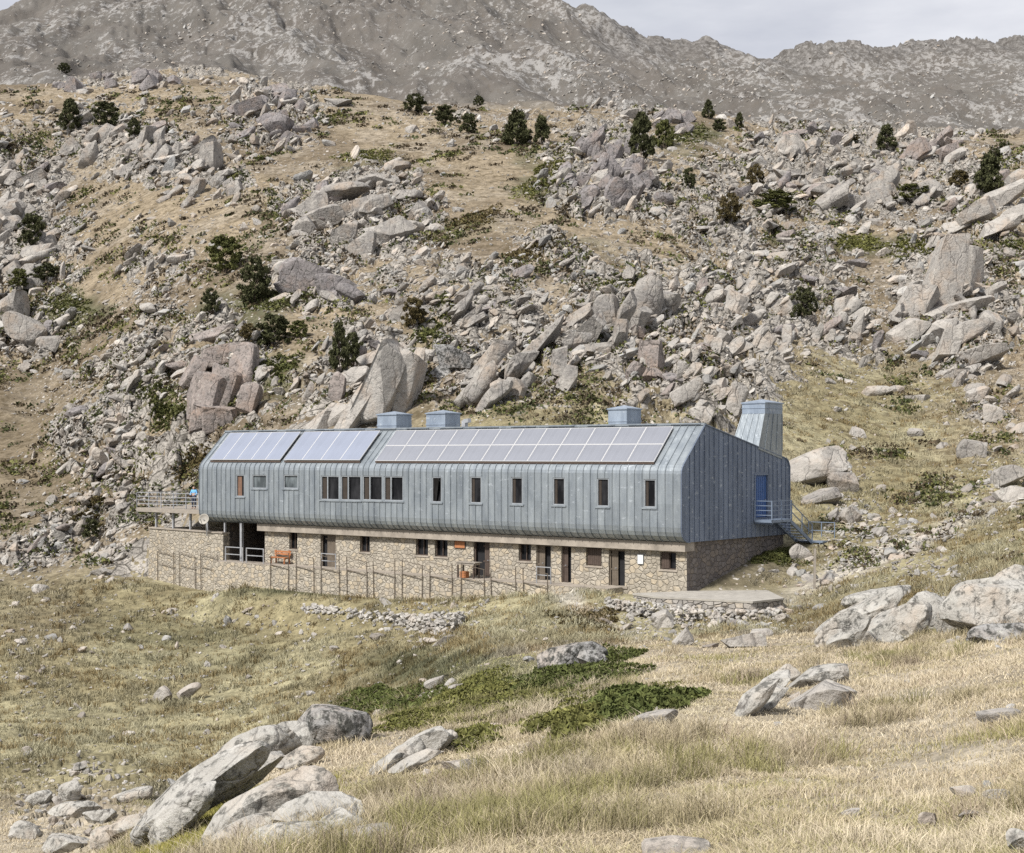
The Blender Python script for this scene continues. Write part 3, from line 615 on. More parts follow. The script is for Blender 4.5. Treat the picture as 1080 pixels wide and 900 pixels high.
# foreground and other large single rocks
FG = [
 ('large grey boulder split by slanting cracks, right of the hut platform', 'foreground', [(888,664,70,34,40),(912,645,108,32,28),(948,656,80,44,40),(934,628,84,20,8),(980,646,52,50,55),(902,674,56,22,15)], 5),
 ('wide grey rock mass at the right edge behind the split boulder', 'foreground', [(1052,634,116,60,12),(1018,644,60,44,35),(1078,614,70,44,-10),(1035,622,76,34,20),(1000,650,40,30,40)], 5),
 ('low lichen spotted rock at the right edge in the grass', 'lichen', [(1062,666,74,22,6),(1036,668,34,16,35)], 5),
 ('flat greenish rock half buried in the grass, upper of a pair', 'foreground', [(864,714,72,26,14)], 5),
 ('flat pale rock half buried in the grass, lower of a pair', 'pale', [(868,735,68,32,24)], 5),
 ('pointed slab with a dark lichen top slanting out of the grass', 'foreground', [(796,738,72,22,36),(815,722,62,22,34),(826,712,36,20,28),(808,738,60,16,30)], 5),
 ('dark lichen boulder topping the left foreground spur', 'lichen', [(346,761,86,60,-10)], 5),
 ('long slanting granite spur in the left foreground', 'foreground', [(206,836,176,50,36),(184,862,110,32,40),(268,794,96,58,26),(300,782,64,46,14),(256,818,128,28,33),(312,800,62,26,24),(164,872,60,24,38),(236,806,90,30,30)], 5),
 ('broad hummock of pale granite at the bottom left', 'foreground', [(286,852,150,76,28),(336,856,100,62,8),(256,880,90,34,24),(310,884,120,34,6),(360,868,60,34,-5)], 5),
 ('craggy dark lichen boulder above the juniper patch', 'lichen', [(604,692,74,32,4),(628,694,40,24,-15),(584,697,34,22,20)], 5),
 ('furrowed rounded rock left of the lowest juniper', 'foreground', [(446,785,66,26,28),(428,795,61,23,32),(412,805,55,20,30),(462,781,48,20,20),(436,803,61,15,26)], 5),
 ('low smooth rock in straw grass below the furrowed rock', 'pale', [(490,807,58,14,2)], 4),
 ('small pale rock at the right tip of the dark juniper', 'pale', [(690,758,48,16,14),(672,764,30,12,10)], 4),
 ('smooth pale rock near the bottom centre left', 'pale', [(386,880,60,20,4)], 4),
 ('pale rock cut off by the bottom edge near the centre', 'pale', [(704,898,90,18,6)], 4),
 ('rounded stone at the bottom right corner', 'foreground', [(1074,894,24,26,60)], 4),
 ('whitish block perched below the terrace rubble', 'pale', [(698,651,28,26,20)], 4),
 ('pale wedge shaped block lower in the terrace rubble', 'pale', [(721,673,28,20,45)], 4),
 ('cracked pale ledge at the foot of the hut platform', 'pale', [(782,676,50,18,5),(800,668,30,12,0)], 4),
 ('big tilted boulder right behind the gable stairs', 'pale', [(862,494,72,46,22)], 5),
 ('boulder leaning under the big tilted one by the stairs', 'granite', [(890,508,30,28,10)], 4),
 ('flat boulder just above the stair landing', 'granite', [(868,522,46,20,15)], 4),
 ('block with a pale top standing below the stairs', 'pale', [(849,583,32,20,-10)], 4),
 ('upright boulder on the grass right of the stairs', 'granite', [(896,542,24,24,60)], 4),
 ('egg shaped boulder lowest in the pile at the right edge', 'granite', [(1032,474,40,26,-5)], 4),
 ('capped block in the pile at the right edge', 'pale', [(1052,436,32,20,-15)], 4),
 ('wedge boulder topmost in the pile at the right edge', 'pale', [(1032,416,30,18,15)], 4),
 ('grey boulder at the right edge above the path', 'granite', [(1062,502,44,26,20)], 4),
 ('pale block at the right edge beside the path', 'pale', [(1068,520,34,20,10)], 4),
 ('yellowish square stone alone in the right meadow', 'pale', [(904,456,22,14,-20)], 4),
 ('low pale stone in the middle of the right meadow', 'pale', [(966,456,24,12,0)], 4),
 ('flat pale boulders in a row above the right meadow', 'pale', [(926,412,34,12,0),(968,419,26,9,0),(944,410,24,9,10)], 4),
 ('slanting pale stone, larger of two on the left meadow', 'pale', [(196,731,34,15,36)], 4),
 ('blunt pale stone, left of two on the left meadow', 'pale', [(169,734,24,16,50)], 4),
 ('pale stone left of the juniper patch', 'pale', [(462,717,30,18,25)], 4),
 ('low grey stones beside the pale stone by the juniper', 'granite', [(487,723,28,10,0)], 4),
 ('whitish block crowning the rubble at lower left', 'foreground', [(72,834,30,24,30)], 4),
 ('wide white boulder in the rubble at lower left', 'foreground', [(78,853,56,22,5)], 4),
 ('grey boulder beside the spur in the lower left rubble', 'foreground', [(112,882,50,26,15)], 4),
 ('boulder at the bottom edge in the lower left corner', 'foreground', [(66,889,54,24,10)], 4),
 ('small pale stone low in the bottom right grass, largest of its row', 'pale', [(980,866,24,15,5)], 4),
 ('flat pale stone in the bottom right grass above the corner stone', 'pale', [(1056,843,34,14,0)], 4),
 ('pale stone in the bottom right grass left of the flat one', 'pale', [(1018,838,28,13,10)], 4),
 ('low stone in the bottom grass right of the centre', 'pale', [(900,860,26,12,0)], 4),
 ('broad flat rock at the right edge in the straw grass', 'pale', [(1058,757,48,16,6)], 4),
 ('flat stone sunk between two pale ones at bottom right', 'granite', [(1026,862,28,9,0)], 4),
 ('small white block at the left end of the lower left rubble', 'foreground', [(40,842,30,18,20)], 4),
 ('long pale block on the right of the lower left rubble', 'foreground', [(140,838,48,16,10)], 4),
 ('pale block between the rubble and the spur at lower left', 'foreground', [(136,868,56,22,16)], 4),
 ('square pale block at the left edge of the lower left rubble', 'foreground', [(22,876,36,22,-10)], 4),
 ('rounded pale stone in the middle of the lower left rubble', 'foreground', [(104,860,34,18,0)], 4),
 ('reddish upright stone beside the leaning slabs', 'pink', [(356,408,34,18,70)], 4),
]
for i, (lab, mk, bl, sub) in enumerate(FG):
    rock_thing('boulder', bl, mk, lab, 'boulder' if 'stone' not in lab or 'boulder' in lab else 'stone', 500 + i, sub, round_=1. if mk in ('foreground', 'lichen') else 0., cut=9, sink=-.22 if bl[0][0] > 880 and bl[0][1] > 820 or 1050 < bl[0][0] < 1066 and bl[0][1] == 757 else .14)

# loose boulders: density follows the surveyed rock zones
LAND = [('the pink cliff', 232, 395), ('the leaning slabs behind the roof', 395, 405), ('the violet dome', 335, 292), ('the stacked middle outcrop', 378, 228), ('the row of long slabs', 540, 385),
 ('the split pillars', 665, 330), ('the tall right outcrop', 1005, 315), ('the left edge jumble', 25, 235), ('the two upper left pines', 95, 125), ('the furrowed crag', 636, 182), ('the largest pine', 677, 150),
 ('the wooden deck', 180, 530), ('the dark bush on the right', 848, 320), ('the tower chimney', 804, 450), ('the gable stairs', 845, 560), ('the marker post', 858, 600), ('the hut platform', 780, 645),
 ('the left meadow stones', 185, 735), ('the lichen boulder by the juniper', 604, 692), ('the split foreground boulder', 930, 645), ('the long foreground spur', 220, 820), ('the right edge pile', 1040, 450),
 ('the twin pines on the crest', 556, 145), ('the pine on the right crest', 935, 150), ('the slope pine above the left roof', 360, 370), ('the dark bush on the scree', 95, 568), ('the juniper patch', 480, 735), ('the long whaleback rock', 1040, 215)]
def loose():
    rg = np.random.default_rng(77); n = 200000
    px = rg.uniform(-120, 1200, n); py = rg.uniform(2, 895, n)
    dn = np.clip(zone(ROCK, px + rg.normal(size=n) * 12, py + rg.normal(size=n) * 9), 0, 1.1) ** 1.5
    hillp = py < 470 + (px > 830) * 60
    dn = dn * .42 + np.where(hillp, .014, np.where((py > 600) & (py < 800), .036, .017))
    dn += np.where(py < 132, .10 * np.clip(.3 + 2.2 * fbm(px / 60, py / 26, 4, 12), 0, 1), 0)
    dn *= np.where(py > 690, .45, 1) * np.where((px > 140) & (px < 870) & (py > 420) & (py < 632), 0, 1)
    dn *= np.where((px > 820) & (py > 380) & (py < 540) & (dn < .1), .5, 1)
    k = rg.uniform(size=n) < dn; px, py, dn = px[k], py[k], dn[k]
    xm = np.stack([rg.uniform(860, 1085, 260), rg.uniform(395, 560, 260)]); px = np.concatenate([px, xm[0]]); py = np.concatenate([py, xm[1]]); dn = np.concatenate([dn, np.full(260, .09)])
    xm = np.stack([rg.uniform(0, 520, 170), rg.uniform(645, 800, 170)]); px = np.concatenate([px, xm[0]]); py = np.concatenate([py, xm[1]]); dn = np.concatenate([dn, np.full(170, .09)])
    ex = np.stack([rg.uniform(738, 856, 110), rg.uniform(585, 628, 110)]); ex = ex[:, ex[1] > 634 - (ex[0] - 725) * .48]; ey = np.stack([rg.uniform(840, 1040, 240), np.zeros(240)]); ey[1] = 618 - (ey[0] - 845) * .40 + rg.normal(size=240) * 8
    tq = rg.uniform(size=900); ez = np.stack([182 - 125 * tq + rg.normal(size=900) * (10 + 14 * tq), 318 + 262 * tq + rg.normal(size=900) * 9])
    px = np.concatenate([px, ex[0], ey[0], ez[0]]); py = np.concatenate([py, ex[1], ey[1], ez[1]]); dn = np.concatenate([dn, np.full(ex.shape[1] + 240 + 900, .09)])
    d = ground_d(px, py); k = (d > 9) & (d < 1060)
    u_, v_ = uv_of((px - CX) / F * d, d)
    k &= ~((u_ > -.5) & (u_ < 52) & (v_ > -1.3) & (v_ < 14)); k &= ~((d < 62) & (rg.uniform(size=len(d)) < .35))
    px, py, d, dn = px[k], py[k], d[k], dn[k]
    s = 2.2 * rg.uniform(size=len(px)) ** -.52; s = np.clip(s, 2.2, 17); s *= np.where(dn > .12, 1.12, .9)
    s = np.where(d > 380, np.clip(s * .6, 1.3, 4.2), s); s = np.where(d < 60, np.minimum(s * 1.15, 13), s)
    return px, d, s, dn
lpx, ld, lsz, ldn = loose()
order = np.argsort(-lsz); inview = (lpx > 0) & (lpx < 1080)
big = [i for i in order if inview[i]][:250]; bigset = set(big)
def stone_xf(i, rg):
    d = ld[i]; s = lsz[i] * d / F; z = float(ground_z(np.array([lpx[i]]), np.array([d]))[0])
    if d > 95 and ldn[i] > .1 and rg.uniform() < .75:      # bedrock slabs share the dip of the beds
        sc = np.array([rg.uniform(.9, 1.75), rg.uniform(.7, 1.1), rg.uniform(.42, .72)]) * s * .56
        return np.array([(lpx[i] - CX) / F * d, d, z + sc[2] * rg.uniform(-.25, .35)]), sc, (rg.normal() * .3 - .15, -R(34 + 22 * rg.normal()), rg.normal() * .45)
    sc = np.array([rg.uniform(.75, 1.35), rg.uniform(.7, 1.1), rg.uniform(.5, .85)]) * s * .56
    return np.array([(lpx[i] - CX) / F * d, d, z + sc[2] * rg.uniform(-.3, .3)]), sc, (rg.normal() * .3, rg.normal() * .3 - .25, rg.uniform(0, 6.28))
proto_me = []
for k, (v, f) in enumerate(PR[2]): proto_me.append(np_mesh('boulder', v, None, f, True, {'tint': np.ones((len(v), 3))}))
rgb_ = np.random.default_rng(5); mats_b = ['granite', 'pale', 'pale', 'granite', 'pink', 'violet']
for me in proto_me: me.materials.append(M['granite']); me.set_sharp_from_angle(angle=R(22))
for i in big:
    me = proto_me[int(rgb_.integers(len(proto_me)))]; o = bpy.data.objects.new('boulder', me); C.objects.link(o)
    loc, sc, rot = stone_xf(i, rgb_); o.location = loc; o.scale = sc; o.rotation_euler = rot
    mk = mats_b[int(rgb_.integers(6))]; o.material_slots[0].link = 'OBJECT'; o.material_slots[0].material = M[mk]
    o['category'] = 'boulder'; boulders.append((lpx[i], CY - F * loc[2] / loc[1], lsz[i], o, mk, sc))
# each loose boulder is told apart by the landmark it lies beside and its rank there
buckets = {}
for b in boulders:
    j = min(range(len(LAND)), key=lambda q: (LAND[q][1] - b[0]) ** 2 + (LAND[q][2] - b[1]) ** 2); dx = b[0] - LAND[j][1]; dy = b[1] - LAND[j][2]
    side = ('right of' if dx > 0 else 'left of') if abs(dx) > abs(dy) else ('below' if dy > 0 else 'above')
    buckets.setdefault((j, side), []).append((math.hypot(dx, dy), b))
ORD = ['nearest', 'second nearest', 'third nearest', 'fourth nearest', 'fifth nearest', 'sixth nearest', 'seventh nearest', 'eighth nearest', 'ninth nearest', 'tenth nearest']
ORD += [f'{w_} nearest' for w_ in 'eleventh twelfth thirteenth fourteenth fifteenth sixteenth seventeenth eighteenth nineteenth twentieth'.split()]
for (j, side), lst in buckets.items():
    lst.sort(key=lambda q: q[0])
    for k, (_, b) in enumerate(lst):
        tone = {'granite': 'grey', 'pale': 'pale', 'pink': 'pinkish', 'violet': 'dark grey'}[b[4]]
        shp = 'flat' if b[5][2] < .55 * b[5][0] else 'blocky' if b[5][2] > .8 * b[5][0] else 'angular'
        b[3]['label'] = f'{tone} {shp} boulder {side} {LAND[j][0]}, {ORD[min(k, 19)]}'; b[3]['group'] = 'loose boulders on the slopes'
def scree():
    rg = np.random.default_rng(9); vs, fs, ts, k = [], [], [], 0
    for i in range(len(lpx)):
        if i in bigset: continue
        lvl = 1 if lsz[i] > 6.5 else 0; v, f = PR[lvl][int(rg.integers(14))]
        loc, sc, rot = stone_xf(i, rg)
        vs.append((v * sc) @ rot_m(*rot).T + loc); fs.append(f + k); k += len(v)
        g = rg.uniform(.62, 1.12) * (1.05 if ld[i] > 380 else 1); w_ = rg.uniform(-.04, .06)
        g *= 1.0; ts.append(np.full((len(v), 3), g) * (1 + np.array([w_, 0, -w_])))
    me = np_mesh('scree_stones', np.concatenate(vs), None, np.concatenate(fs), False, {'tint': np.concatenate(ts)})
    tag(link('scree_stones', me, M['stones']), 'pale loose stones strewn over the slopes', 'scree', kind='stuff')
scree()
def pebbles():
    rg = np.random.default_rng(19); n = 230000; px = rg.uniform(-120, 1200, n); py = rg.uniform(70, 880, n)
    pat = fbm(px / 26, py / 11, 4, 33); dn = .04 + np.clip(zone(ROCK, px, py), 0, 1) * .42 + np.clip(pat - .04, 0, 1) * 1.2
    dn *= np.where(py > 720, .3, np.where(py > 610, .6, 1)) * np.where((px > 140) & (px < 870) & (py > 430) & (py < 625), 0, 1) * np.where(zone(GREEN, px, py) > .4, .25, 1)
    k = rg.uniform(size=n) < dn * .62; px, py = px[k], py[k]; d = ground_d(px, py); u_, v_ = uv_of((px - CX) / F * d, d)
    k = (d > 24) & (d < 420) & ~((u_ > -1.5) & (u_ < 52) & (v_ > -1.3) & (v_ < 14)); px, d = px[k], d[k]; n = len(px)
    sz = np.clip(1.1 * rg.uniform(size=n) ** -.42, 1.1, 4.5) * d / F * .6 * np.where((d > 60) & (d < 104), 1.7, 1.0); z = ground_z(px, d) + np.where((d > 60) & (d < 104), .06, 0); vs, fs, k0 = [], [], 0
    V = np.array([PR[0][i][0] for i in range(14)]); Fc = PR[0][0][1]; idx = rg.integers(0, 14, n); v = V[idx]
    v = v * (sz[:, None] * np.stack([rg.uniform(.8, 1.7, n), rg.uniform(.7, 1.1, n), rg.uniform(.4, .8, n)], 1))[:, None, :]
    a = rg.normal(size=n) * .6 + .3; b = rg.normal(size=n) * .8; ca, sa, cb, sb = np.cos(a)[:, None], np.sin(a)[:, None], np.cos(b)[:, None], np.sin(b)[:, None]
    x, y, w_ = v[..., 0], v[..., 1], v[..., 2]; x, w_ = x * ca - w_ * sa, x * sa + w_ * ca; x, y = x * cb - y * sb, x * sb + y * cb
    v = np.stack([x + ((px - CX) / F * d)[:, None], y + d[:, None], w_ + (z + .05 * sz)[:, None]], -1)
    f = (Fc[None] + (np.arange(n) * V.shape[1])[:, None, None]).reshape(-1, 3); g = np.repeat(rg.uniform(.62, 1.1, n), V.shape[1])
    tag(link('pebbles', np_mesh('pebbles', v.reshape(-1, 3), None, f, False, {'tint': np.repeat(g[:, None], 3, 1)}), M['stones']), 'small half buried stones peppering the turf', 'stones', kind='stuff')
pebbles()
#@@PART2
# ------------------------------------------------------------------ the hut
hut = empty('mountain_hut', (HC[0], HC[1], HB), 'long blue grey zinc clad mountain hut on a stone base', 'mountain hut', rz=math.atan2(-.6361, .7716))
def l(u, v, z): return (-u, v, z - HB)
PROF = [(.9, -4.9), (.55, -4.86), (.3, -4.74), (.12, -4.55), (.03, -4.32), (0, -4.05), (0, -1.05), (.03, -.88), (.10, -.72), (.22, -.56), (2.5, 1.74), (11.9, -.22), (12.15, -.42), (12.3, -.72), (12.3, -4.9)]
LEN = 42.0
def top(v):
    return float(np.interp(v, [0, .03, .10, .22, 2.5, 11.9, 12.15, 12.3], [-1.05, -.88, -.72, -.56, 1.74, -.22, -.42, -.72]))
def bot(v): return float(np.interp(v, [0, .03, .12, .3, .55, .9], [-4.05, -4.32, -4.55, -4.74, -4.86, -4.9]))
UPW = [(249, 257.5, 501, 524, 'curtain'), (266, 281, 501, 515.5, 'grey'), (299, 314, 501, 515.5, 'grey'), (338.5, 357.5, 502, 527.5, 'pair'), (359.5, 380.5, 502, 528, 'pair'), (382.5, 403, 502, 528, 'pair'), (405, 425, 502.5, 528.5, 'pair'),
       (455.5, 465.5, 503, 530, 'ajar'), (496, 507.5, 503, 531, 'plain'), (539, 551, 503.5, 532, 'plain'), (583, 595.5, 504, 533, 'plain'), (629.5, 642, 504.5, 534.5, 'plain'), (679, 691.5, 505.5, 535.5, 'plain')]
LOW = [(305, 313.5, 561, 579.5, 'window'), (338, 354, 564, 600, 'steel'), (379.5, 390, 565, 582.5, 'window'), (438.5, 451.5, 568, 586, 'window'), (458.5, 472, 569, 587.5, 'window'), (499.5, 516.5, 571, 608, 'wood'),
       (547, 560, 574, 592, 'window'), (565.5, 581, 575, 612, 'half'), (592, 602.5, 576, 614.5, 'ajar'), (618, 634.5, 578, 597, 'shutter'), (642, 659, 580, 618, 'half'), (696, 713, 582.5, 601, 'shutterhalf')]
def rect(px0, px1, y0, y1, v):
    ua, ub = u_at(px1, v), u_at(px0, v); um = (ua + ub) / 2
    return ua, ub, z_at(y1, um, v), z_at(y0, um, v)
UPR = [rect(*w_[:4], 0) for w_ in UPW]; LOR = [rect(*w_[:4], 1.0) for w_ in LOW]
rs = np.random.default_rng(3)
def wall_front(mb, v, u0, u1, z0, z1, holes, depth, usteps=(), zsteps=(), tint=lambda u, z: 1.):
    us = sorted(set([u0, u1, *usteps] + [x for h in holes for x in h[:2]])); zs = sorted(set([z0, z1, *zsteps] + [x for h in holes for x in h[2:]]))
    us = [u for u in us if u0 <= u <= u1]; zs = [z for z in zs if z0 <= z <= z1]
    for a, b in zip(us, us[1:]):
        for c, d in zip(zs, zs[1:]):
            um, zm = (a + b) / 2, (c + d) / 2
            if any(h[0] < um < h[1] and h[2] < zm < h[3] for h in holes): continue
            mb.quad(l(b, v, c), l(a, v, c), l(a, v, d), l(b, v, d), tint(um, zm))
    for a, b, c, d in holes:
        mb.quad(l(a, v, c), l(a, v + depth, c), l(a, v + depth, d), l(a, v, d)); mb.quad(l(b, v, c), l(b, v, d), l(b, v + depth, d), l(b, v + depth, c))
        mb.quad(l(a, v, c), l(b, v, c), l(b, v + depth, c), l(a, v + depth, c)); mb.quad(l(a, v, d), l(a, v + depth, d), l(b, v + depth, d), l(b, v, d))
seams = [i * .52 for i in range(81)] + [LEN]
ptint = {}
def tint_(u, z):
    k = (int(u / .52), z > -2.75); ptint.setdefault(k, rs.uniform(.91, 1.08)); return ptint[k]
cl = MB(); wall_front(cl, 0, 0, LEN, -4.05, -1.05, UPR, .14, seams, (-2.75,), tint_)
fp = [p for p in PROF if p[0] <= .9 and p[1] <= -4.05]; rp_ = PROF[6:10]
for seq in (PROF[0:6], PROF[6:10]):
    for (va, za), (vb, zb) in zip(seq, seq[1:]):
        for a, b in zip(seams, seams[1:]):
            if b - a > .01: cl.quad(l(b, va, za), l(a, va, za), l(a, vb, zb), l(b, vb, zb), tint_((a + b) / 2, (za + zb) / 2))
def rib(mb, u, va, za, vb, zb, h=.045, w_=.035):
    d = math.hypot(vb - va, zb - za)
    if d < .02: return
    nx, nz_ = -(zb - za) / d, (vb - va) / d
    mb.hexa([l(u + w_ / 2, va, za), l(u - w_ / 2, va, za), l(u - w_ / 2, va + nx * h, za + nz_ * h), l(u + w_ / 2, va + nx * h, za + nz_ * h),
             l(u + w_ / 2, vb, zb), l(u - w_ / 2, vb, zb), l(u - w_ / 2, vb + nx * h, zb + nz_ * h), l(u + w_ / 2, vb + nx * h, zb + nz_ * h)], .90)
for u in seams:
    segs = list(zip(PROF[0:10], PROF[1:10]))
    for (va, za), (vb, zb) in segs:
        if va == 0 and vb == 0:
            cuts = sorted((h[2] - .08, h[3] + .03) for h in UPR if h[0] - .06 < u < h[1] + .06); z0 = za
            for c, d in cuts: rib(cl, u, 0, z0, 0, c); z0 = d
            rib(cl, u, 0, z0, 0, zb)
        else: rib(cl, u, va, za, vb, zb)
# horizontal drip joint half way down, broken at the windows
cl.build('wall_cladding', M['zinc'], hut)
rf = MB()
for a, b in zip(seams, seams[1:]):
    if b - a > .01:
        rf.quad(l(b, .22, -.56), l(a, .22, -.56), l(a, 2.5, 1.74), l(b, 2.5, 1.74), tint_((a + b) / 2, 0)); rf.quad(l(b, 2.5, 1.74), l(a, 2.5, 1.74), l(a, 11.9, -.22), l(b, 11.9, -.22), tint_((a + b) / 2, 0))
for u in seams: rib(rf, u, .22, -.56, 2.5, 1.74); rib(rf, u, 2.5, 1.74, 11.9, -.22)
for seq in (PROF[11:],):
    for (va, za), (vb, zb) in zip(seq, seq[1:]): rf.quad(l(LEN, va, za), l(0, va, za), l(0, vb, zb), l(LEN, vb, zb))
rf.box(l(LEN + .03, 2.38, 1.70), l(-.05, 2.62, 1.83))
for k in range(14): rf.box(l(3.0 * k + 2.2, 2.32, 1.75), l(3.0 * k + .2, 2.7, 1.80))
rf.build('roof', M['zinc'], hut)
DV = (8.02, 9.65, -3.76, -1.12)
vs_ = sorted(set([0, .03, .12, .3, .55, .9] + [.9 + .52 * k for k in range(22)] + [.10, .22, 2.5, 11.9, 12.15, 12.3, DV[0], DV[1]]))
for u_g, flip in ((LEN, True), (0, False)):
    ge = MB()
    for a, b in zip(vs_, vs_[1:]):
        t_ = 1 + .07 * math.sin(7.3 * int((a + .01) / .52))
        rng_ = [(None, None)]
        if not flip and DV[0] - .001 <= a and b <= DV[1] + .001:
            q = [((a, bot(a)), (b, bot(b)), (b, DV[2]), (a, DV[2])), ((a, DV[3]), (b, DV[3]), (b, top(b)), (a, top(a)))]
        else: q = [((a, bot(a)), (b, bot(b)), (b, top(b)), (a, top(a)))]
        for p4 in q:
            p4 = p4[::-1] if flip else p4
            ge.quad(*[l(u_g, v, z) for v, z in p4], t_)
    if flip: ge.build('end_wall', M['zincshaded'], hut)
for k in range(22):
    v = .9 + .52 * k
    if DV[0] < v < DV[1]:
        ge.box(l(.0, v - .015, bot(v)), l(-.035, v + .015, DV[2] - .05), .96); ge.box(l(.0, v - .015, DV[3] + .09), l(-.035, v + .015, top(v)), .96)
    else: ge.box(l(.0, v - .015, bot(v)), l(-.035, v + .015, top(v)), .96)
for (va, za), (vb, zb) in zip(PROF, PROF[1:]): ge.bar(l(-.03, va, za), l(-.03, vb, zb), .07, .05, 1.05)
a, b, c, d = DV
ge.quad(l(0, a, c), l(.16, a, c), l(.16, a, d), l(0, a, d)); ge.quad(l(0, b, c), l(0, b, d), l(.16, b, d), l(.16, b, c)); ge.quad(l(0, a, d), l(.16, a, d), l(.16, b, d), l(0, b, d)); ge.quad(l(0, a, c), l(0, b, c), l(.16, b, c), l(.16, a, c))
ge.build('gable', M['zincshaded'], hut)
un = MB(); un.quad(l(0, .9, -4.9), l(LEN, .9, -4.9), l(LEN, 12.3, -4.9), l(0, 12.3, -4.9)); un.build('underside', M['concrete'], hut)
fa_ = MB(); fa_.box(l(36.3, .62, -5.42), l(.12, 1.6, -4.905)); fa_.build('concrete_beam', M['concrete'], hut)
# windows of the upper floor
def window(name, r, v, style, depth=.13, framew=.07, sill=True):
    a, b, c, d = r; f = MB(); y0, y1 = v + .03, v + depth - .03; fw = framew
    f.box(l(a + fw, y0, c), l(a, y1, d)); f.box(l(b, y0, c), l(b - fw, y1, d)); f.box(l(b - fw, y0, d - fw), l(a + fw, y1, d)); f.box(l(b - fw, y0, c), l(a + fw, y1, c + fw))
    if style == 'pair':
        m = b - (b - a) * .36; f.box(l(m + .05, y0 - .01, c + fw), l(m - .05, y1, d - fw))
    fo = f.build(name, M['frame'], hut)
    p = MB()
    if style == 'ajar':
        p.quad(l(b - fw, v + .06, c + fw), l(a + fw + .55 * (b - a - 2 * fw), v + .02, c + fw), l(a + fw, v - .14, d - fw), l(b - fw, v + .06, d - fw))
    p.quad(l(b, v + depth, c), l(a, v + depth, c), l(a, v + depth, d), l(b, v + depth, d))
    p.build('pane', M['greyglass'] if style == 'grey' else M['glass'], fo)
    if style in ('curtain', 'plain', 'pair'):
        q = MB(); w_ = (b - a) * (.5 if style == 'curtain' else .22); q.box(l(b - fw - w_ * .05, v + depth - .02, c + fw), l(b - fw - w_, v + depth - .008, d - fw * 1.2)); q.build('curtain', M['curtain'] if style == 'curtain' else M['dimcurtain'], fo)
    if sill:
        q = MB(); q.box(l(b + .12, v - .07, c - .09), l(a - .12, v + .02, c - .003)); q.build('sill', M['zinc'], fo)
    return fo
for w_, r in zip(UPW, UPR): window('window', r, 0, w_[4])
# openings of the stone base
base_ = MB(); wall_front(base_, 1.0, .25, 35.9, -11, -5.42, LOR, .3)
base_.build('stone_base', M['masonry'], hut)
lg = MB(); lg.quad(l(35.9, 1.3, -11), l(35.9, 7, -11), l(35.9, 7, -4.95), l(35.9, 1.3, -4.95)); lg.quad(l(39.66, 7, -11), l(35.9, 7, -11), l(35.9, 7, -4.95), l(39.66, 7, -4.95)); lg.quad(l(39.66, 7, -11), l(39.66, .9, -11), l(39.66, .9, -4.95), l(39.66, 7, -4.95)); lg.quad(l(39.66, 7, -8.0), l(35.9, 7, -8.0), l(35.9, -.4, -8.0), l(39.66, -.4, -8.0)); lg.build('loggia', M['shadedstone'], hut)
base_ = None; gs = MB(); gs.quad(l(.25, 1.0, -11), l(.25, 12, -11), l(.25, 12, -4.9), l(.25, 1.0, -4.9)); gs.build('gable_base', M['shadedgable'], hut)
void = MB(); void.quad(l(35.4, 1.32, -9), l(.5, 1.32, -9), l(.5, 1.32, -5), l(35.4, 1.32, -5)); void.build('shade_sheet', M['dark'], hut)  # black sheet behind the openings, standing in for the shade indoors
for w_, r in zip(LOW, LOR):
    st = w_[4]; a, b, c, d = r
    if st in ('window', 'shutter', 'shutterhalf'):
        f = MB(); fw = .06
        f.box(l(a + fw, 1.17, c), l(a, 1.25, d)); f.box(l(b, 1.17, c), l(b - fw, 1.25, d)); f.box(l(b - fw, 1.17, d - fw), l(a + fw, 1.25, d)); f.box(l(b - fw, 1.17, c), l(a + fw, 1.25, c + fw))
        f.box(l((a + b) / 2 + .03, 1.18, c + fw), l((a + b) / 2 - .03, 1.24, d - fw))
        fo = f.build('window', M['darkwood'], hut)
        p = MB(); p.quad(l(b, 1.27, c), l(a, 1.27, c), l(a, 1.27, d), l(b, 1.27, d)); p.build('pane', M['glass'], fo)
        q = MB(); q.box(l(b + .1, .95, c - .1), l(a - .1, 1.05, c - .003)); q.build('sill', M['concrete'], fo)
        if st != 'window':
            q = MB(); m = a + fw if st == 'shutter' else (a + b) / 2
            k_ = int((b - fw - m) / .16)
            for i in range(k_): q.box(l(b - fw - i * .16, 1.13, c + fw), l(b - fw - i * .16 - .15, 1.165, d - fw))
            q.build('shutter', M['darkwood'], fo)
    else:
        f = MB(); fw = .08
        f.box(l(a + fw, 1.12, c), l(a, 1.22, d)); f.box(l(b, 1.12, c), l(b - fw, 1.22, d)); f.box(l(b - fw, 1.12, d - fw), l(a + fw, 1.22, d))
        leaf0, leaf1 = {'steel': (a + fw, b - fw - .3), 'wood': (a + fw, b - fw - .62), 'half': ((a + b) / 2, b - fw), 'ajar': (a + .35, b - fw)}[st]
        for i in range(max(1, int((leaf1 - leaf0) / .15))): f.box(l(leaf0 + i * .15 + .142, 1.15, c + .02), l(leaf0 + i * .15, 1.19, d - fw))
        f.box(l(leaf1, 1.13, c + .9), l(leaf0, 1.148, c + 1.0)); f.box(l(leaf1, 1.13, d - .35), l(leaf0, 1.148, d - .25))
        fo = f.build('door', M['rust'] if st in ('steel', 'half') else M['darkwood'], hut)
        q = MB(); q.box(l(b + .2, .93, c - .13), l(a - .2, 1.28, c - .003)); q.build('doorstep', M['concrete'], fo)
        q = MB(); q.bar(l(leaf0 + .08, 1.10, c + 1.02), l(leaf0 + .20, 1.10, c + 1.02), .03); q.build('handle', M['steel'], fo)
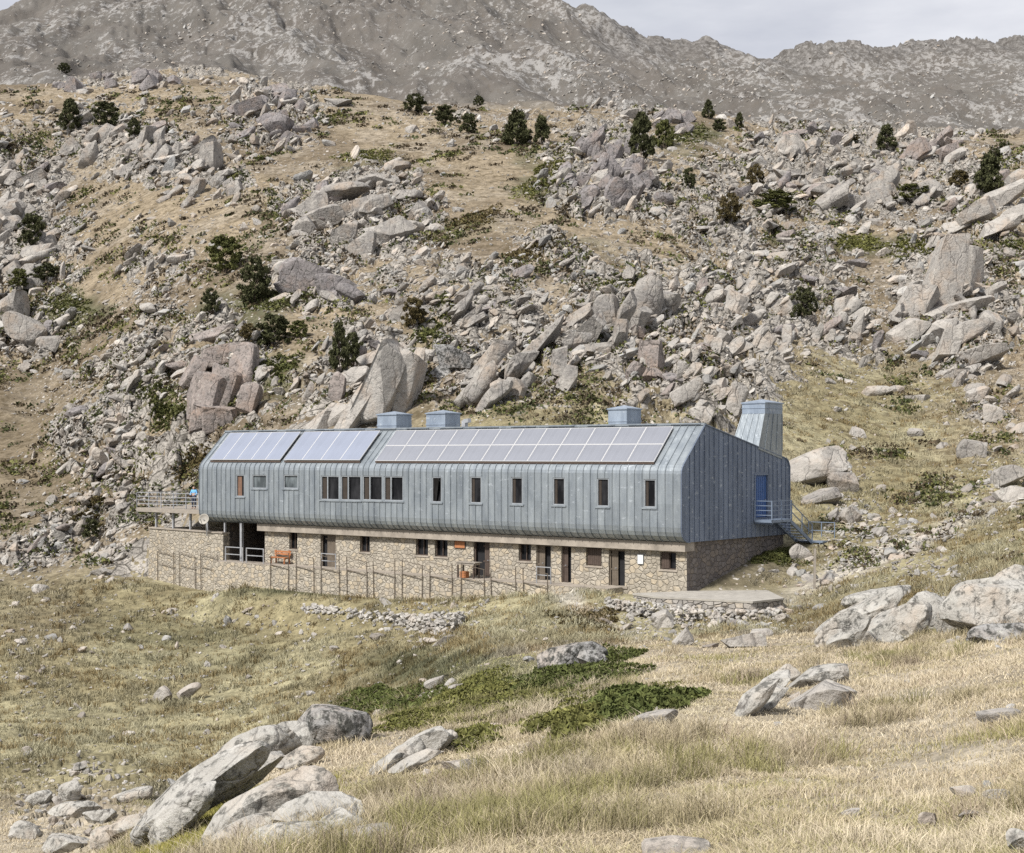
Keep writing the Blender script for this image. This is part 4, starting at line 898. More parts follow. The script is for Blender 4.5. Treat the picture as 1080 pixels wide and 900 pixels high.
# gable door, balcony, stairs
dr = MB(); a, b, c, d = DV
dr.box(l(.12, a + .09, c + .02), l(.07, b - .09, d - .09)); [dr.box(l(.07, a + .12 + .24 * i, c + .1), l(.055, a + .30 + .24 * i, d - .2)) for i in range(6)]
do = dr.build('door', M['bluedoor'], hut)
q = MB(); q.box(l(.15, a, c), l(-.05, a + .09, d)); q.box(l(.15, b - .09, c), l(-.05, b, d)); q.box(l(.15, a + .09, d - .09), l(-.05, b - .09, d)); q.build('door_frame', M['zincshaded'], do)
q = MB(); q.bar(l(.03, b - .24, c + 1.05), l(.03, b - .36, c + 1.05), .04); q.build('handle', M['steel'], do)
bal = MB(); bal.box(l(-.04, 7.95, -4.02), l(-1.25, 10.35, -3.86)); [bal.bar(l(-.04, 8.1 + k * .9, -4.06), l(-1.2, 8.1 + k * .9, -4.06), .08, .12) for k in range(3)]
bo = bal.build('balcony', M['bluerail'], hut)
ra = MB()
for v in (7.98, 9.15, 10.32): ra.bar(l(-1.22, v, -4.0), l(-1.22, v, -2.72), .06)
ra.bar(l(-.06, 7.98, -4.0), l(-.06, 7.98, -2.72), .06)
for z in (-2.74, -3.02, -3.3, -3.58): ra.bar(l(-1.22, 7.98, z), l(-1.22, 10.32, z), .04); ra.bar(l(-.06, 7.98, z), l(-1.22, 7.98, z), .04)
ra.build('railing', M['bluerail'], bo)
stt = MB()
for uu in (-.15, -1.15): stt.bar(l(uu, 10.35, -4.0), l(uu, 13.0, -5.4), .07, .22)
for k in range(7): v = 10.5 + k * .37; z = -4.1 - k * .195; stt.box(l(-.12, v, z), l(-1.18, v + .28, z + .04))
stt.box(l(-.05, 13.0, -5.42), l(-1.9, 14.6, -5.32))
for k in range(4): stt.bar(l(-.2 - k * .5, 13.05, -5.42), l(-.2 - k * .5, 13.05, -6.6), .07)
for k in range(3): stt.bar(l(-1.85, 14.5 - k * .7, -5.4), l(-1.85, 14.5 - k * .7, -6.6), .07)
so = stt.build('stairs', M['bluerail'], hut)
ra = MB()
for v, z in ((10.4, -4.0), (11.7, -4.7), (13.0, -5.4)): ra.bar(l(-1.2, v, z), l(-1.2, v, z + 1.1), .05)
for h in (1.08, .55): ra.bar(l(-1.2, 10.4, -4.0 + h), l(-1.2, 13.0, -5.4 + h), .045); ra.bar(l(-.1, 14.6, -5.3 + h), l(-1.9, 14.6, -5.3 + h), .045)
for uu in (-.1, -1.0, -1.9): ra.bar(l(uu, 14.6, -5.4), l(uu, 14.6, -4.2), .05)
ra.build('railing', M['bluerail'], so)
# roof vents and the tower chimney
def cap_box(mb, u0, u1, v0, v1, z0, z1, zp, over=.07):
    mb.box(l(u1, v0, z0), l(u0, v1, z1)); mb.box(l(u1 + .03, v0 - .03, z0 + (z1 - z0) * .52), l(u0 - .03, v1 + .03, z0 + (z1 - z0) * .58))
    o_ = over; mb.box(l(u1 + o_, v0 - o_, z1), l(u0 - o_, v1 + o_, z1 + .07)); t_ = l((u0 + u1) / 2, (v0 + v1) / 2, zp)
    q = [l(u1 + o_, v0 - o_, z1 + .072), l(u0 - o_, v0 - o_, z1 + .072), l(u0 - o_, v1 + o_, z1 + .072), l(u1 + o_, v1 + o_, z1 + .072)]
    for i in range(4): mb.tri(q[i], q[(i + 1) % 4], t_, 1.15)
for pa, pb in ((398, 418), (449.5, 469.5), (641.5, 661)):
    v0 = 3.0; ua, ub = u_at(pb, v0), u_at(pa, v0); mb = MB(); cap_box(mb, ua, ub, v0, v0 + 1.5, 1.2, 2.72, 3.0); mb.build('roof_vent', M['vent'], hut)
mb = MB(); mb.bar(l(u_at(488, 3), 3.2, 1.3), l(u_at(488, 3), 3.2, 2.25), .3); mb.bar(l(u_at(488, 3), 3.2, 2.2), l(u_at(488, 3) - .5, 3.1, 2.25), .26); mb.build('exhaust_pipe', M['steel'], hut)
ch = MB(); u1_, v0, v1 = 1.5, 9.2, 11.3
zb = .9
p = [l(1.85, 8.45, .35), l(-.045, 8.45, .35), l(-.045, v1 + .02, -.25), l(1.85, v1 + .02, -.25), l(u1_, v0, 2.5), l(-.045, v0, 2.5), l(-.045, v1, 2.5), l(u1_, v1, 2.5)]
ch.hexa(p)
for k in range(5):
    t = k / 4; ch.bar(l(1.85 - 1.87 * t, 8.44, .36), l(u1_ - (u1_ + .03) * t, v0 - .01, 2.5), .05, .05)
    if k: ch.bar(l(-.055, 8.45 + (v1 - 8.45) * t, .3), l(-.055, v0 + (v1 - v0) * t, 2.5), .05, .05)
co = ch.build('tower_chimney', M['zinc'], hut)
q = MB(); cap_box(q, -.06, u1_ + .02, v0 - .02, v1 + .02, 2.502, 3.12, 3.42, .06); q.build('chimney_cap', M['vent'], co)
# solar panels standing just off the front roof slope
SL = Vector(l(0, 2.5, 1.74)) - Vector(l(0, .22, -.56)); SLn = SL.normalized(); NRM = Vector((0, -SLn.z, SLn.y))
def panel(u0, u1, s0, s1, m, name='solar_panel', off=.14):
    w_ = u1 - u0; h_ = s1 - s0; mb = MB(); mb.box((-w_ / 2, -.02, -h_ / 2), (w_ / 2, .02, h_ / 2))
    o = mb.build(name, m, hut); ctr = Vector(l((u0 + u1) / 2, .22, -.56)) + SLn * ((s0 + s1) / 2) + NRM * off
    o.matrix_local = Matrix.Translation(ctr) @ Matrix((Vector((1, 0, 0)), -NRM, SLn)).transposed().to_4x4()
    f = MB(); e = .03
    for x0, x1, z0, z1 in ((-w_ / 2 - e, -w_ / 2, -h_ / 2 - e, h_ / 2 + e), (w_ / 2, w_ / 2 + e, -h_ / 2 - e, h_ / 2 + e), (-w_ / 2, w_ / 2, -h_ / 2 - e, -h_ / 2), (-w_ / 2, w_ / 2, h_ / 2, h_ / 2 + e)):
        f.box((x0, -.028, z0), (x1, .04, z1))
    f.build('panel_frame', M['panelframe'], o); return o
ULo = lambda px: (u_at(px, .3))
ur0, ur1 = ULo(691), ULo(397); nP = 12; SW = (ur1 - ur0) / nP
for i in range(nP):
    for s0, s1 in ((.12, 1.47), (1.54, 2.9)): panel(ur0 + i * SW + .035, ur0 + (i + 1) * SW - .035, s0, s1, M['pv'])
for pa, pb, nn in ((301, 381, 4), (223, 297, 5)):
    a, b = ULo(pb), ULo(pa); w_ = (b - a) / nn
    for i in range(nn): panel(a + i * w_ + .03, a + (i + 1) * w_ - .03, .12, 2.86, M['thermal'], off=.2)
fr = MB()
for a, b in ((ur0, ur1), (ULo(381), ULo(301)), (ULo(297), ULo(223))):
    for s in (.3, 1.4, 2.6):
        A = Vector(l(a, .22, -.56)) + SLn * s + NRM * .06; B = Vector(l(b, .22, -.56)) + SLn * s + NRM * .06; fr.bar(A, B, .06, .06)
    A = Vector(l(a, .22, -.56)) + SLn * .06 + NRM * .075; B = Vector(l(b, .22, -.56)) + SLn * .06 + NRM * .075; fr.bar(A, B, .05, .11)
fr.build('panel_rack', M['darkwood'], hut)
# wooden deck at the left end
dk = MB(); DU0, DU1, DZ = 42.02, 49.6, -4.05
for k in range(40): dk.box(l(DU1, .05 + k * .15, DZ - .06), l(DU0, .05 + k * .15 + .14, DZ))
dk.box(l(DU1 + .03, .0, DZ - .30), l(DU0, .045, DZ + .02))
for k in range(5): dk.bar(l(DU1 - .3 - k * 1.75, .06, DZ - .17), l(DU1 - .3 - k * 1.75, 6, DZ - .17), .12, .2)
dko = dk.build('deck', M['wood'], hut)
ra = MB()
for k in range(6): u = DU1 - k * 1.5; ra.bar(l(u, .03, DZ), l(u, .03, DZ + 1.2), .06)
for k in range(4): ra.bar(l(DU1, .03 + k * 1.9, DZ), l(DU1, .03 + k * 1.9, DZ + 1.2), .06); ra.bar(l(DU1 - k * 2, 5.95, DZ), l(DU1 - k * 2, 5.95, DZ + 1.2), .06)
for z in (1.18, .88, .6, .32): ra.bar(l(DU1, .03, DZ + z), l(DU0, .03, DZ + z), .045); ra.bar(l(DU1, .03, DZ + z), l(DU1, 5.95, DZ + z), .045); ra.bar(l(DU1, 5.95, DZ + z), l(DU0, 5.95, DZ + z), .045)
ra.build('railing', M['steel'], dko)
for px in (165, 183, 201, 219, 237.5):
    po = MB(); u = u_at(px, .6); po.bar(l(u, .6, -5.64), l(u, .6, DZ - .28 if u > 42 else -4.9), .14); po.build('deck_post', M['steel'], dko if u > 42 else hut)
po = MB(); po.bar(l(u_at(255, .6), .6, -8), l(u_at(255, .6), .6, -4.9), .2); po.build('loggia_post', M['steel'], hut)
dish = bmesh.new(); bmesh.ops.create_uvsphere(dish, u_segments=24, v_segments=12, radius=1)
bmesh.ops.delete(dish, geom=[v for v in dish.verts if v.co.z > -.35], context='VERTS')
for v in dish.verts: v.co = Vector((v.co.x * .46, (v.co.z + .35) * .3, v.co.y * .46)) * -1
bmesh.ops.solidify(dish, geom=dish.faces[:], thickness=.02)
me = bpy.data.meshes.new('satellite_dish'); dish.to_mesh(me); dish.free(); me.shade_smooth()
ud = u_at(214.5, -.35); o = link('satellite_dish', me, M['slab'], hut); o.location = l(ud, -.35, z_at(547.5, ud, -.35)); o.rotation_euler = (R(-15), 0, R(25))
q = MB(); q.bar((0, .02, 0), (0, .42, -.25), .05); q.bar((0, .42, -.25), (0, .95, -1.1), .06); q.bar((0, -.1, -.4), (0, -.5, -.1), .03); q.build('dish_bracket', M['steel'], o)

# ------------------------------------------------------------------ walls, railings and things round the hut
def world(u, v, z): return Vector((HC[0] + UD[0] * u + VD[0] * v, HC[1] + UD[1] * u + VD[1] * v, z))
RZ = hut.rotation_euler.z
def hut_thing(name, u, v, z, label, cat, group=None):
    return empty(name, world(u, v, z), label, cat, group, RZ)
def hut_mesh(name, mb, m, u, v, z, label, cat, group=None):
    o = mb.build(name, m); o.location = world(u, v, z); o.rotation_euler.z = RZ; return tag(o, label, cat, group)
tw = MB(); tw.box((-39.68, -.5, -11 - -7.7), (-4.6, .985, 0)); two = hut_mesh('retaining_wall', tw, M['masonry'], 0, 0, -7.7, 'long low stone terrace wall along the front of the hut', 'retaining wall')
q = MB(); q.box((-39.66, -.51, .004), (-4.62, .92, .03)); q.build('coping', M['concrete'], two)
bw = MB(); bw.hexa([(-48.7, .3, -5.3), (-39.7, .3, -5.3), (-39.7, 5.2, -5.3), (-48.7, 5.2, -5.3), (-48.4, .34, 0), (-39.7, .34, -.12), (-39.7, 5.2, -.12), (-48.4, 5.2, 0)])
bwo = hut_mesh('stone_wall', bw, M['masonry'], 0, 0, -5.62, 'tall block of stone wall under the wooden deck', 'stone wall')
q = MB(); q.hexa([(-48.45, .26, .004), (-39.72, .26, -.116), (-39.72, .8, -.116), (-48.45, .8, .004), (-48.45, .26, .10), (-39.72, .26, -.02), (-39.72, .8, -.02), (-48.45, .8, .10)]); q.build('coping', M['concrete'], bwo)
# stone platform beside the gable
pts = [(-3.4, 640, 631, 79.3), (0, 690, 631, 79.3), (1, 793.5, 636, 76.7), (2, 826, 632.6, 78.4), (3, 809, 624, 83), (4, 728, 625.5, 82.6), (5, 640, 628, 81)]
pz = -7.74; ring = [Vector(((p_[1] - CX) / F * p_[3], p_[3], pz)) for p_ in pts[1:6]] + [Vector(((668 - CX) / F * 81.2, 81.2, pz))]
ctr = sum(ring, Vector()) / len(ring); pm = MB(); nR = len(ring)
for i in range(nR):
    a, b = ring[i], ring[(i + 1) % nR]
    pm.quad(*(tuple(x - ctr) for x in (a - Vector((0, 0, 2)), b - Vector((0, 0, 2)), b, a)))
po_ = pm.build('stone_platform', M['drystone']); po_.location = ctr; tag(po_, 'flat stone platform with dry stone sides at the hut corner', 'platform')
q = MB(); rr = [(x - ctr) * 1.012 for x in ring]
for i in range(nR):
    a, b = rr[i], rr[(i + 1) % nR]; a = Vector((a.x, a.y, 0.003)); b = Vector((b.x, b.y, 0.003)); zt = Vector((0, 0, .1))
    q.quad(a, b, b + zt, a + zt); q.tri(a + zt, b + zt, Vector((0, 0, .103)))
q.build('paving', M['slab'], po_)
# steel railing panels fixed to the terrace wall
SEG = [(166, 183.5, 'd'), (189, 206, 'd'), (212, 229, 'd'), (285, 304, ''), (312, 331, ''), (338.5, 358, ''), (366, 387, ''), (394, 416, ''), (424, 445, ''), (453, 477, ''), (486, 511, ''), (518, 544, ''), (552, 577, '')]
WORDS = ['leftmost of three on the wall under the deck', 'middle of three on the wall under the deck', 'rightmost of three on the wall under the deck', 'in front of the orange bench', 'right of the orange bench, left of the steel door', 'in front of the leftmost base door', 'below the third base window from the left', 'left of the paired base windows', 'below the paired base windows',
         'right of the paired base windows', 'beside the small wooden table', 'left of the middle double door', 'at the right end of the railing row']
for (pa, pb, dd), wd in zip(SEG, WORDS):
    v = .2 if dd else -.58; ua, ub = u_at(pb, v), u_at(pa, v); um = (ua + ub) / 2; zt = -7.3 if dd else -6.75; zg = -9.9 if dd else float(np.interp(um, uline, zline)) - .1
    t = hut_thing('steel_railing', um, v, zg, 'thin rusty steel railing panel ' + wd, 'railing', 'railing panels along the terrace wall')
    for s in (-1, 1):
        q = MB(); q.bar((s * (ub - ua) / 2, 0, 0), (s * (ub - ua) / 2 + .05 * math.sin(um * 7 + s), 0, zt - zg - (.25 if (int(um * 3) + s) % 3 == 0 else 0)), .042); q.build('post', M['rust'], t)
    for zz in ((0, -.85) if not dd else (0, -.9)):
        q = MB(); q.bar(((ua - ub) / 2, 0, zt - zg + zz - .02), ((ub - ua) / 2, 0, zt - zg + zz - .27), .03); q.build('rail', M['rust'], t)
for pa, pb, lab in ((238, 256, 'pale steel railing across the dark loggia, left half'), (260, 278, 'pale steel railing across the dark loggia, right half')):
    v = -.3; ua, ub = u_at(pb, v), u_at(pa, v); t = hut_thing('steel_railing', (ua + ub) / 2, v, -7.65, lab, 'railing')
    for s in (-1, 1): q = MB(); q.bar((s * (ub - ua) / 2, 0, 0), (s * (ub - ua) / 2, 0, 1.05), .07); q.build('post', M['steel'], t)
    for zz in (.52, 1.03): q = MB(); q.bar(((ua - ub) / 2, 0, zz), ((ub - ua) / 2, 0, zz), .06); q.build('rail', M['steel'], t)
v = -.3
for pa, pb, lab in ((566, 581, 'steel railing guarding the middle double door'), (339, 354, 'steel railing guarding the leftmost base door')):
    ua, ub = u_at(pb, v), u_at(pa, v); t = hut_thing('steel_railing', (ua + ub) / 2, v, -7.65, lab, 'railing')
    for s in (-1, 1): q = MB(); q.bar((s * (ub - ua) / 2, 0, 0), (s * (ub - ua) / 2, 0, 1.02), .05); q.build('post', M['steel'], t)
    for zz in (.5, .98): q = MB(); q.bar(((ua - ub) / 2, 0, zz), ((ub - ua) / 2, 0, zz), .05); q.build('rail', M['steel'], t)
u = u_at(294, .4); t = hut_thing('bench', u, .45, -7.65, 'orange wooden bench against the stone base beside the loggia', 'bench')
q = MB(); [q.box((-.85, -.2 + .14 * i, .42), (.85, -.08 + .14 * i, .47)) for i in range(3)]; q.build('seat', M['orange'], t)
q = MB(); [q.box((-.85, .3, .6 + .17 * i), (.85, .34, .73 + .17 * i)) for i in range(2)]; q.build('backrest', M['orange'], t)
for s in (-.7, .7):
    q = MB(); q.bar((s, -.15, 0), (s, -.15, .42), .08); q.bar((s, .32, 0), (s, .32, .95), .08); q.bar((s, -.15, .38), (s, .32, .38), .06); q.build('leg', M['orange'], t)
u = u_at(494, -.1); t = hut_thing('table', u, -.1, -7.65, 'small weathered wooden table behind the terrace railing', 'table')
q = MB(); [q.box((-.85, -.35 + .18 * i, .95), (.85, -.19 + .18 * i, 1.0)) for i in range(4)]; q.box((-.7, -.3, .82), (.7, .3, .945)); q.build('tabletop', M['wood'], t)
for s in (-.65, .65):
    for w_ in (-.25, .25): q = MB(); q.bar((s, w_, 0), (s, w_, .82), .08); q.build('leg', M['darkwood'], t)
u = u_at(490, -.1); cr = MB(); cr.box((-.22, -.18, 0), (.22, .18, .4)); [cr.box((-.24, -.2, .06 + .12 * i), (.24, -.182, .15 + .12 * i)) for i in range(3)]
hut_mesh('crate', cr, M['orange'], u, -.1, -7.65, 'reddish crate standing under the small wooden table', 'crate')
def board(px, y, w_, h_, m, lab, frame, cat):
    u = u_at(px, .95); mb = MB(); mb.box((-w_ / 2, -.03, -h_ / 2), (w_ / 2, .02, h_ / 2)); o = hut_mesh('notice_board', mb, m, u, .96, z_at(y, u, .95), lab, cat)
    q = MB(); [q.box(*x) for x in (((-w_ / 2 - .03, -.04, -h_ / 2 - .03), (w_ / 2 + .03, .02, -h_ / 2)), ((-w_ / 2 - .03, -.04, h_ / 2), (w_ / 2 + .03, .02, h_ / 2 + .03)), ((-w_ / 2 - .03, -.04, -h_ / 2), (-w_ / 2, .02, h_ / 2)), ((w_ / 2, -.04, -h_ / 2), (w_ / 2 + .03, .02, h_ / 2)))]; q.build('board_frame', frame, o)
board(675.5, 590, .36, .5, M['white'], 'white notice on the stone base near the right corner', M['frame'], 'notice')
board(485, 574.5, .85, .42, M['orange'], 'reddish wooden plaque beside the brown door', M['darkwood'], 'plaque')
g = gpt(859, 622); mp_ = MB(); mp_.bar((0, 0, -.2), (.03, 0, 2.25), .12, .12); o = mp_.build('marker_post', M['wood']); o.location = g; tag(o, 'lone weathered wooden marker post beside the path', 'post')
# dry stone walls built of many stones
def stone_wall(path, hgt, depth_, n, lab, seed, m='stones'):
    rg = np.random.default_rng(seed); parts, tn = [], []
    for i in range(n):
        t = rg.uniform() * (len(path) - 1); k = min(int(t), len(path) - 2); f_ = t - k
        px = path[k][0] * (1 - f_) + path[k + 1][0] * f_; py = path[k][1] * (1 - f_) + path[k + 1][1] * f_; hh = (path[k][2] * (1 - f_) + path[k + 1][2] * f_)
        g = gpt(px, py); s = g.y / F; sz = rg.uniform(3.2, 6.5) * s * hgt; y = rg.uniform() ** 1.2
        v, f = PR[1][int(rg.integers(14))]
        parts.append(((v * np.array([sz * .75, sz * .6, sz * .48])) @ rot_m(rg.normal() * .2, rg.normal() * .2, rg.uniform(0, 6)).T + np.array([g.x, g.y + rg.uniform(0, depth_), g.z + y * hh * s]), f)); tn.append(rg.uniform(.9, 1.2))
    v, f, t = merge(parts, tn); o0 = v.mean(0); o0[2] = v[:, 2].min()
    o = link('dry_stone_wall', np_mesh('dry_stone_wall', v - o0, None, f, False, {'tint': t}), M[m]); o.location = o0; tag(o, lab, 'dry stone wall')
stone_wall([(318, 646, 5), (350, 650, 6), (390, 657, 9), (430, 664, 14), (455, 671, 22), (478, 668, 20), (488, 658, 10)], 1.0, .8, 430, 'crumbling dry stone wall on the grass below the terrace', 1)
stone_wall([(640, 641, 8), (670, 651, 14), (720, 657, 16), (760, 657, 12), (800, 655, 8), (826, 650, 6)], .95, .8, 330, 'loose rubble wall under the stone platform', 2)
# the person on the deck
def person(loc, rz, k=1.72):
    J = {'pelvis': (0, 0, .53), 'waist': (0, .01, .62), 'chest': (0, .02, .74), 'neck': (0, .01, .83), 'headb': (0, -.005, .87), 'head': (0, -.01, .925), 'crown': (0, 0, .97),
         'shl': (.105, .02, .80), 'ell': (.155, -.02, .64), 'wrl': (.10, -.14, .60), 'shr': (-.105, .02, .80), 'elr': (-.155, -.02, .64), 'wrr': (-.10, -.14, .60), 'hdl': (.085, -.18, .605), 'hdr': (-.085, -.18, .605),
         'hipl': (.055, 0, .50), 'knl': (.06, -.015, .28), 'anl': (.062, .01, .05), 'tol': (.065, -.09, .02), 'hipr': (-.055, 0, .50), 'knr': (-.06, -.015, .28), 'anr': (-.062, .01, .05), 'tor': (-.065, -.09, .02)}
    Rr = {'pelvis': .085, 'waist': .078, 'chest': .092, 'neck': .034, 'headb': .045, 'head': .058, 'crown': .045, 'sh': .048, 'el': .032, 'wr': .022, 'hd': .024, 'hip': .066, 'kn': .043, 'an': .03, 'to': .026}
    E = [('pelvis', 'waist'), ('waist', 'chest'), ('chest', 'neck'), ('neck', 'headb'), ('headb', 'head'), ('head', 'crown'), ('chest', 'shl'), ('shl', 'ell'), ('ell', 'wrl'), ('wrl', 'hdl'), ('chest', 'shr'), ('shr', 'elr'), ('elr', 'wrr'), ('wrr', 'hdr'),
         ('pelvis', 'hipl'), ('hipl', 'knl'), ('knl', 'anl'), ('anl', 'tol'), ('pelvis', 'hipr'), ('hipr', 'knr'), ('knr', 'anr'), ('anr', 'tor')]
    def skin(name, nodes, edges, m, grow, parent=None, root='pelvis'):
        ks = list(nodes); me = bpy.data.meshes.new(name); me.from_pydata([Vector(J[q]) * k for q in ks], [(ks.index(a), ks.index(b)) for a, b in edges], [])
        o = link(name, me, m, parent); md = o.modifiers.new('skin', 'SKIN')
        for i, q in enumerate(ks):
            r_ = Rr.get(q, Rr.get(q[:-1], .04)) * k * grow; me.skin_vertices[0].data[i].radius = (r_, r_ * (.72 if q in ('chest', 'waist', 'pelvis') else 1)); me.skin_vertices[0].data[i].use_root = q == root
        o.modifiers.new('sub', 'SUBSURF').levels = 2; o.modifiers['sub'].render_levels = 2; return o
    b = skin('person', J, E, M['skin'], 1.0)
    b.location = loc; b.rotation_euler.z = rz
    skin('jacket', ['waist', 'chest', 'neck', 'shl', 'ell', 'wrl', 'shr', 'elr', 'wrr'], [e for e in E if all(x in ('waist', 'chest', 'neck', 'shl', 'ell', 'wrl', 'shr', 'elr', 'wrr') for x in e)], M['jacket'], 1.14, b, 'chest')
    skin('trousers', ['pelvis', 'waist', 'hipl', 'knl', 'anl', 'hipr', 'knr', 'anr'], [e for e in E if all(x in ('pelvis', 'waist', 'hipl', 'knl', 'anl', 'hipr', 'knr', 'anr') for x in e)], M['jeans'], 1.12, b)
    bm = bmesh.new(); bmesh.ops.create_icosphere(bm, subdivisions=3, radius=.068 * k)
    for v in bm.verts: v.co = Vector((v.co.x, v.co.y * 1.1, v.co.z)) + Vector((0, .012 if v.co.y > -.02 else .05, .945)) * k if False else Vector((v.co.x, max(v.co.y, -.018 * k) + .004 * k, v.co.z)) + Vector((0, 0, .945 * k))
    me = bpy.data.meshes.new('hair'); bm.to_mesh(me); bm.free(); me.shade_smooth(); link('hair', me, M['hair'], b)
    return b
pu = u_at(204.5, 1.0); tag(person(world(pu, 1.0, DZ), RZ + .4), 'person in a light blue jacket standing at the deck railing', 'person')

# ------------------------------------------------------------------ trees and shrubs
def leaves(rg, ctrs, nrm_jit, size, elong=2.2):
    n = len(ctrs); a = rg.normal(size=(n, 3)); a /= np.linalg.norm(a, axis=1)[:, None]; b = np.cross(a, rg.normal(size=(n, 3))); b /= np.linalg.norm(b, axis=1)[:, None]
    s = size * rg.uniform(.6, 1.4, n)[:, None]
    v = np.stack([ctrs - a * s * elong / 2 - b * s * .3, ctrs + b * s * .62, ctrs + a * s * elong / 2 - b * s * .2, ctrs - b * s * .62], 1).reshape(-1, 3)
    f = np.arange(n * 4).reshape(n, 4); return v, f
def crown_proto(seed, kind, nclump=72, per=95):
    rg = np.random.default_rng(seed); cs = []
    for i in range(nclump):
        h = rg.uniform(.10, .98)
        if kind == 'pine':
            r = (.46 * (1 - h) ** .7 + .05) * rg.uniform(.55, 1.12) * (1 if h > .2 else .75)
        else: r = .55 * math.sqrt(max(.03, 1 - (2 * h - .75) ** 2 * .62)) * rg.uniform(.35, 1.08)
        a = rg.uniform(0, 6.28); cs.append((r * math.cos(a), r * math.sin(a), h, rg.uniform(.07, .13)))
    pts, tn = [], []
    for x, y, z, r in cs:
        q = rg.normal(size=(per, 3)); q /= np.linalg.norm(q, axis=1)[:, None]; q *= r * 1.15 * rg.uniform(.2, 1.0, (per, 1)); q[:, 2] *= .75
        pts.append(q + np.array([x, y, z])); tn.append(np.full(per, rg.uniform(.65, 1.25)))
    pts = np.concatenate(pts); tn = np.concatenate(tn); v, f = leaves(rg, pts, 0, .034)
    me = np_mesh('crown', v, f, None, False, {'tint': np.repeat(np.repeat(tn, 4)[:, None], 3, 1)})
    tk = MB(); hgt = .85 if kind == 'pine' else .5; prev = Vector((0, 0, -.06)); r0 = .035
    for k in range(5):
        nx = Vector((rg.normal() * .02, rg.normal() * .02, hgt * (k + 1) / 5)); tk.bar(prev, nx, r0 * (1 - k * .17)); prev = nx
    for i in range(14): x, y, z, r = cs[i * 3]; tk.bar((0, 0, max(0, z - .18)), (x, y, z), .012)
    km = np_mesh('trunk', np.array([tuple(q) for q in tk.v]), np.array(tk.f4), None, False)
    return me, km
CP = {(k, i): crown_proto(40 + i + (10 if k == 'bush' else 0), k) for k in ('pine', 'bush') for i in range(4)}
for (k, i), (a, b) in CP.items(): a.materials.append(M['needles']); b.materials.append(M['bark'])
TREES = [  # base px, base py, height px, width px, kind, material, label
 (74,142,34,26,'pine','needles','taller of the two dark pines standing on the upper left outcrop'), (113,135,25,29,'bush','needles','rounder of the two dark pines on the upper left outcrop'), (141,146,18,14,'bush','needles','small dark bush right of the two upper left pines'),
 (438,118,18,20,'bush','needles','lone dark bush at the foot of the mountain, left of centre'), (470,131,17,22,'bush','needles','squat bush left of the twin pines on the crest'), (494,141,20,18,'bush','needles','rounded bush just left of the twin pines'),
 (545,155,36,32,'pine','needles','larger of the twin pines on the central crest'), (571,152,28,22,'pine','needles','smaller of the twin pines on the central crest'), (677,169,48,32,'pine','needles','tallest pine on the crest beside the dark crag'),
 (700,158,28,20,'bush','mat_green','greenish bush touching the tallest crest pine'), (747,126,19,14,'pine','needles','small pointed pine on the skyline of the crest'), (780,136,15,12,'pine','needles','tiny pine right of the small pointed one'), (759,139,12,14,'bush','needles','low bush between two tiny crest pines'),
 (935,160,26,22,'pine','needles','lone pine on the pale right crest'), (900,150,11,11,'bush','heather','tiny dark bush left of the right crest pine'), (797,198,22,16,'bush','heather','brownish bush below the crest right of centre'), (818,226,20,40,'bush','mat_green','wide low green bush in the right boulder field'),
 (962,214,17,34,'bush','mat_green','low wide bush among slabs at upper right'), (1043,209,42,34,'pine','needles','large leaning pine on the whaleback rock at upper right'), (1049,174,12,14,'bush','needles','small bush above the large upper right pine'), (1012,196,16,20,'bush','heather','brown bush left of the large upper right pine'),
 (1058,161,9,8,'bush','needles','tiniest bush near the right edge of the crest'), (848,336,30,24,'bush','needles','dark round bush among blocks on the right slope'), (770,236,28,22,'bush','heather','dusky bush left of the wide low green one'), (727,197,19,14,'bush','needles','dark bush below the crag on the right side'),
 (238,288,36,38,'bush','mat_green','bushy olive shrub above the violet dome'), (269,319,44,30,'bush','needles','dark shrub on the green patch left of the violet dome'), (222,330,24,17,'bush','needles','small dark shrub at the edge of the talus'), (288,367,32,34,'bush','needles','rounded dark shrub right of the pink cliff'),
 (316,358,18,20,'bush','mat_green','small green shrub right of the rounded dark one'), (358,393,52,22,'pine','needles','upright dark pine just above the left of the roof'), (372,384,32,20,'bush','needles','bush pressed against the upright pine above the roof'), (436,347,30,24,'bush','heather','brown olive shrub above the leaning slabs'),
 (34,260,32,26,'bush','needles','dark bush inside the left edge jumble'), (49,298,17,28,'bush','needles','low bush under the left edge jumble'), (68,78,10,12,'bush','needles','tiny bush on the upper left crest'), (95,574,20,17,'bush','needles','single dark bush at the foot of the talus'), (20,306,18,18,'bush','mat_green','small bush at the far left edge'),
 (262,362,16,16,'bush','heather','small brown shrub on top of the pink cliff'), (505,112,10,10,'bush','needles','tiny bush on the crest above the twin pines')]
rt = np.random.default_rng(15)
for i, (px, py, h, w_, kind, mk, lab) in enumerate(TREES):
    g = gpt(px, py); s = g.y / F; cm, km = CP[(kind, i % 4)]
    t = empty('pine_tree' if kind == 'pine' else 'shrub', g, lab, 'pine' if kind == 'pine' else 'shrub', 'pines on the slope' if kind == 'pine' else 'shrubs on the slope', rt.uniform(0, 6.28))
    t.scale = (w_ * s * 1.0, w_ * s * 1.0, h * s * 1.04)
    for nm, me in (('crown', cm), ('trunk', km)):
        o = bpy.data.objects.new(nm, me); C.objects.link(o); o.parent = t
        if nm == 'crown': o.material_slots[0].link = 'OBJECT'; o.material_slots[0].material = M[mk]
